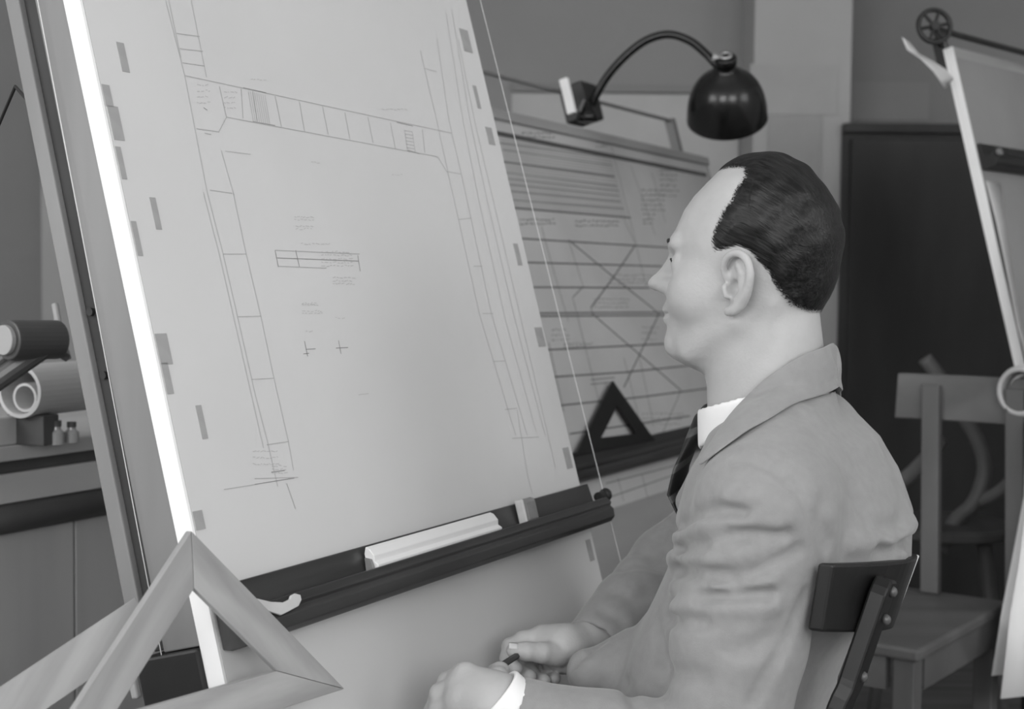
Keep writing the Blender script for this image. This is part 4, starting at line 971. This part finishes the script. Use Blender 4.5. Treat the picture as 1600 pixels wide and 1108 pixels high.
# jacket collar and lapels, laid over the jacket field and mirrored about the body's mid plane
up_e = [(1283, 543), (1262, 549), (1241, 560), (1220, 574), (1198, 589), (1182, 604), (1166, 621), (1150, 641), (1135, 663), (1116, 694), (1099, 727)]
lo_e = [(1312, 604), (1284, 619), (1251, 630), (1230, 640), (1209, 655), (1190, 666), (1169, 677), (1152, 690), (1135, 702), (1116, 716), (1098, 731)]
def coll_field(p): return smin(jacket_base(p), neck_f(p) - .007, .012)
COLR = []
for (a, c) in zip(up_e, lo_e):
    row = []
    for j in range(6):
        s = j / 5; x, y = a[0] + (c[0] - a[0]) * s, a[1] + (c[1] - a[1]) * s
        p = trace(coll_field, x, y); k = 0
        while p is None and k < 40: k += 1; p = trace(coll_field, x - k, y + k * .3)
        g = []
        for ax in np.eye(3): g.append(float(coll_field((p + ax * .002)[None].astype(f32))[0] - coll_field((p - ax * .002)[None].astype(f32))[0]))
        g = unit(g); row.append(p + g * (.0032 + .003 * math.sin(s * math.pi)))
    COLR.append(row)
def mir(p): q = p - OT; return p - Lt * 2 * np.dot(q, Lt)
# close the collar round the back of the neck
first = COLR[0]; m1 = [mir(p) for p in first]
def back_hit(l, z):
    x = -.20
    while x < .05:
        if float(coll_field(tp(x, l, z)[None].astype(f32))[0]) < 0: break
        x += .001
    return tp(x - .003, l, z)
grid = [r for r in COLR[::-1]]
for t in (.17, .34, .5, .66, .83):
    row = []
    for p, q in zip(first, m1):
        l0 = np.dot(p - OT, Lt); zz = p[2] + .004 * math.sin(t * math.pi)
        row.append(back_hit(l0 * (1 - 2 * t), zz))
    grid.append(row)
grid += [[mir(p) for p in r] for r in COLR]
nr, nc = len(grid), 6
o = mesh('collar', [p for r in grid for p in r], [(i * nc + j, i * nc + j + 1, (i + 1) * nc + j + 1, (i + 1) * nc + j) for i in range(nr - 1) for j in range(nc - 1)], M['jacket'], person, True)
sm_ = o.modifiers.new('solid', 'SOLIDIFY'); sm_.thickness = .0035; sm_.offset = 0
ss = o.modifiers.new('sub', 'SUBSURF'); ss.levels = 2; ss.render_levels = 2
# tie: stripes are geometry bands along it
tie_pts = [tp(.093, 0, 1.045), tp(.106, 0, 1.030), tp(.119, 0, 1.000), tp(.128, 0, .96), tp(.134, 0, .90), tp(.140, 0, .84)]
def tie_mat():
    m = mat('striped_silk_tie', .03, .5, .4); nt = m.node_tree; tc = nt.nodes.new('ShaderNodeTexCoord'); wv = nt.nodes.new('ShaderNodeTexWave')
    mp = nt.nodes.new('ShaderNodeMapping'); mp.inputs['Rotation'].default_value = (0, .5, 0); nt.links.new(tc.outputs['Object'], mp.inputs[0]); nt.links.new(mp.outputs[0], wv.inputs[0])
    wv.bands_direction = 'Z'; wv.inputs['Scale'].default_value = 11
    r = nt.nodes.new('ShaderNodeValToRGB'); r.color_ramp.elements[0].position = .80; r.color_ramp.elements[1].position = .86
    r.color_ramp.elements[0].color = (.016, .016, .016, 1); r.color_ramp.elements[1].color = (.085, .085, .085, 1)
    nt.links.new(wv.outputs['Fac'], r.inputs[0]); nt.links.new(r.outputs[0], nt.nodes['Principled BSDF'].inputs['Base Color']); return m
M['tie'] = tie_mat()
def tie_f(p):
    q = (p - OT.astype(f32)) @ RT.T; z = q[..., 2]
    fx = np.interp(z, [.70, .84, .90, .94, .97, 1.0, 1.03, 1.045], [.10, .10, .125, .149, .143, .130, .114, .104]).astype(f32)
    wd_ = np.interp(z, [.70, .84, .96, 1.0, 1.012, 1.03, 1.045], [.040, .036, .024, .017, .016, .021, .022]).astype(f32)
    th_ = np.interp(z, [.70, .99, 1.01, 1.03, 1.045], [.004, .0055, .010, .012, .009]).astype(f32)
    k = np.sqrt(((q[..., 0] - fx) / th_) ** 2 + (np.abs(q[..., 1]) / wd_) ** 2)
    return np.maximum(np.maximum((k - 1) * th_ * .8, z - 1.045), .72 - z)
TV, TF = nets(tie_f, tp(.1, 0, .70) - A3(.1, .1, 0), tp(.1, 0, 1.08) + A3(.1, .1, 0), .0022)
qmesh('tie', TV, TF, M['tie'], person, 1)

# ---------------------------------------------------------------- hands
def hand_field(palm, fingers, k=.003):
    def f(p):
        d = palm(p)
        for pts, rs in fingers: d = smin(d, chain(p, pts, rs, .003), k)
        return d
    return f
A = atY
# right hand (far): thumb on top, fingertips curled towards us, pencil between thumb and index
def palmR(p):
    d = rcone(p, WR + (ER - WR) * .12, A(884, 1012, 1.640), .026, .024)
    d = smin(d, rcone(p, A(882, 1010, 1.640), A(848, 1006, 1.645), .025, .019), .012)
    d = smin(d, rcone(p, A(880, 1026, 1.645), A(866, 1036, 1.650), .022, .014), .012)
    return smin(d, rcone(p, A(876, 1006, 1.630), A(850, 996, 1.645), .020, .014), .01)
FR = [([A(872, 1022, 1.620), A(846, 1020, 1.602), A(822, 1018, 1.594), A(803, 1016, 1.592)], [.0150, .0118, .0105, .0088]),
      ([A(849, 996, 1.645), A(818, 1000, 1.640), A(797, 1010, 1.630), A(793, 1028, 1.618), A(806, 1044, 1.606)], [.0125, .0105, .0095, .0088, .0080]),
      ([A(852, 1003, 1.655), A(822, 1012, 1.655), A(808, 1030, 1.648), A(812, 1050, 1.630), A(827, 1057, 1.612)], [.0120, .0105, .0095, .0088, .0082]),
      ([A(860, 1012, 1.665), A(834, 1024, 1.668), A(826, 1044, 1.655), A(836, 1060, 1.635), A(850, 1063, 1.618)], [.0115, .0100, .0092, .0086, .0080]),
      ([A(868, 1022, 1.670), A(850, 1036, 1.672), A(846, 1052, 1.660), A(856, 1062, 1.640), A(867, 1060, 1.626)], [.0105, .0090, .0082, .0076, .0070])]
fR = hand_field(palmR, FR)
# left hand (near): back of the hand towards us, loosely closed, pointing left
def palmL(p):
    d = rcone(p, WL + (EL - WL) * .12, A(772, 1098, 1.405), .027, .026)
    d = smin(d, rcone(p, A(770, 1092, 1.405), A(728, 1062, 1.420), .027, .0175), .015)
    d = smin(d, rcone(p, A(768, 1104, 1.400), A(722, 1092, 1.405), .026, .019), .015)
    return smin(d, rcone(p, A(764, 1116, 1.405), A(726, 1122, 1.405), .024, .0175), .015)
FL = [([A(770, 1082, 1.425), A(778, 1060, 1.445), A(781, 1050, 1.462), A(773, 1050, 1.475)], [.015, .0112, .0102, .0088]),
      ([A(727, 1056, 1.420), A(700, 1066, 1.432), A(690, 1090, 1.448), A(706, 1098, 1.462)], [.0135, .0108, .0098, .0085]),
      ([A(718, 1074, 1.412), A(688, 1084, 1.422), A(678, 1110, 1.440), A(696, 1120, 1.455)], [.0132, .0108, .0098, .0085]),
      ([A(715, 1096, 1.405), A(686, 1108, 1.415), A(680, 1132, 1.432), A(698, 1140, 1.447)], [.0126, .0102, .0094, .0082]),
      ([A(720, 1118, 1.405), A(696, 1132, 1.412), A(692, 1150, 1.426), A(708, 1156, 1.438)], [.0115, .0092, .0084, .0075])]
fL = hand_field(palmL, FL)
hv = [nets(head_f, hl(0, 0, 0) - A3(.17, .17, .205), hl(0, 0, 0) + A3(.17, .17, .14), .0021)]
for fh, Wp, FG in ((fR, WR, FR), (fL, WL, FL)):
    Q = np.array([q for g in FG for q in g[0]] + [Wp]); hv.append(nets(fh, Q.min(0) - .035, Q.max(0) + .035, .0016))
# hidden core of the body joins head and hands under the clothes
def core_f(p):
    d = torso(p, -.035); d = smin(d, neck_f(p) + .01, .02)
    for S_, E_, W_ in ((SL, EL, WL), (SR, ER, WR)): d = smin(d, chain(p, [S_, E_, W_], [.042, .036, .026], .01), .01)
    return d
cz = nets(lambda p: np.maximum(core_f(p), .5 - p[..., 2]), lo + .06, hi, .009); hv.append(cz)
V_, F_, n_ = [], [], 0
for v, f in hv: V_.append(relax(v, f, 1)); F_.append(f + n_); n_ += len(v)
qmesh('body', np.vstack(V_), np.vstack(F_), M['skin'], person, 0)
HVv, HFf = nets(hair_f, hl(0, 0, 0) - A3(.15, .15, .10), hl(0, 0, 0) + A3(.15, .15, .14), .0018)
ho = qmesh('hair', HVv, HFf, M['hair'], person, 0)
hq = to_head(HVv.astype(f32)); dens = np.clip(-poly_sd(hq[..., 0], hq[..., 2], HAIRLINE) / .016 + .20, 0, 1).astype(f32)
ho.data.attributes.new('hair_cover', 'FLOAT', 'POINT').data.foreach_set('value', dens)
for s in (-1, 1):
    pts = [hl(.1020, s * .008, .0165), hl(.1010, s * .018, .0200), hl(.0965, s * .030, .0215), hl(.0865, s * .043, .018)]
    MB().tube(catmull(pts, 4), [.0003 + .0022 * math.sin(math.pi * min(1, i / 12)) ** .6 for i in range(13)], 8).build('eyebrow', M['brow'], person, smooth=True)
    MB().lathe([(.0118 * math.sin(q), -.0118 * math.cos(q)) for q in np.linspace(.02, math.pi - .02, 12)], hl(.0810, s * .0325, -.004), Fh, 20).build('eye', M['eye_white'], person, smooth=True)
    pts = [hl(.0930, s * .024, -.0010), hl(.0930, s * .033, .0008), hl(.0880, s * .043, -.002)]
    MB().tube(catmull(pts, 4), .0013, 6).build('eyelashes', M['brow'], person, smooth=True)
# fingernails on the visible tips
M['nail'] = mat('fingernail', .58, .3, .4)
for g, off in ((FR[0], 0),):
    a_, c_ = g[0][-2], g[0][-1]; t_ = unit(c_ - a_); vw = unit(CAM - c_); n2 = unit(Z * .6 + vw * .7 - t_ * np.dot(Z * .6 + vw * .7, t_)); s2 = np.cross(t_, n2)
    P = []
    for i in range(5):
        for j in range(5):
            x, y = (i / 4 - .5) * .011, (j / 4 - .5) * .009; P.append(c_ + t_ * (x + .002) + s2 * y + n2 * (.0088 - y * y * 60 + .0004))
    o = mesh('fingernail', P, [(i * 5 + j, i * 5 + j + 1, i * 5 + j + 6, i * 5 + j + 5) for i in range(4) for j in range(4)], M['nail'], person, True); o.modifiers.new('solid', 'SOLIDIFY').thickness = .0006
# trousers and shoes (below the picture)
kz = .545
HLp, HRp = q3(.02, .095, .535), q3(.02, -.095, .535)
KL, KR = q3(.42, .12, kz), q3(.42, -.15, kz)
AL, AR = q3(.36, .13, .10), q3(.36, -.16, .10)
def trous(p):
    d = smin(rcone(p, HLp, HRp, .10, .10), ell(p, q3(.0, 0, .57), np.stack([Fm, Lm, Z]), (.13, .18, .12)), .03)
    for h_, k_, a_ in ((HLp, KL, AL), (HRp, KR, AR)): d = smin(d, chain(p, [h_, k_, a_], [.086, .064, .052], .02), .02)
    return np.maximum(d, HB + .001 - p[..., 2] + np.where(((p - hipc.astype(f32)) @ Fm.astype(f32)) > .28, -9, 0))
QV, QF = nets(trous, np.minimum.reduce([HLp, HRp, KL, KR, AL, AR]) - .13, np.maximum.reduce([HLp, HRp, KL, KR, AL, AR]) + .16, .010)
qmesh('trousers', QV, QF, M['trousers'], person, 2)
for a_ in (AL, AR):
    b0_ = a_ * A3(1, 1, 0)
    def shoe(p, b0_=b0_):
        d = smin(ell(p, b0_ + Fm * .10 + Z * .030, np.stack([Fm, Lm, Z]), (.115, .045, .042)), ell(p, b0_ + Fm * -.01 + Z * .045, np.stack([Fm, Lm, Z]), (.06, .038, .06)), .03)
        return np.maximum(d, .001 - p[..., 2])
    v, f = nets(shoe, b0_ + A3(-.3, -.3, -.01), b0_ + A3(.3, .3, .14), .008); qmesh('shoe', v, f, M['shoe'], person, 2)
# pencil held between the two hands
pa_, pb_ = A(812, 1022, 1.600), A(770, 1049, 1.475)
t = thing('pencil', (pa_ + pb_) / 2, 'dark pencil held between the hands of the seated person', 'pencil')
dp = unit(pb_ - pa_)
MB().tube([pa_ - dp * .01, pb_], .0037, 6).build('barrel', M['chair_black'], t)
MB().tube([pa_ - dp * .010, pa_ - dp * .024], [.0037, .0006], 6).build('tip', M['square_wood'], t)
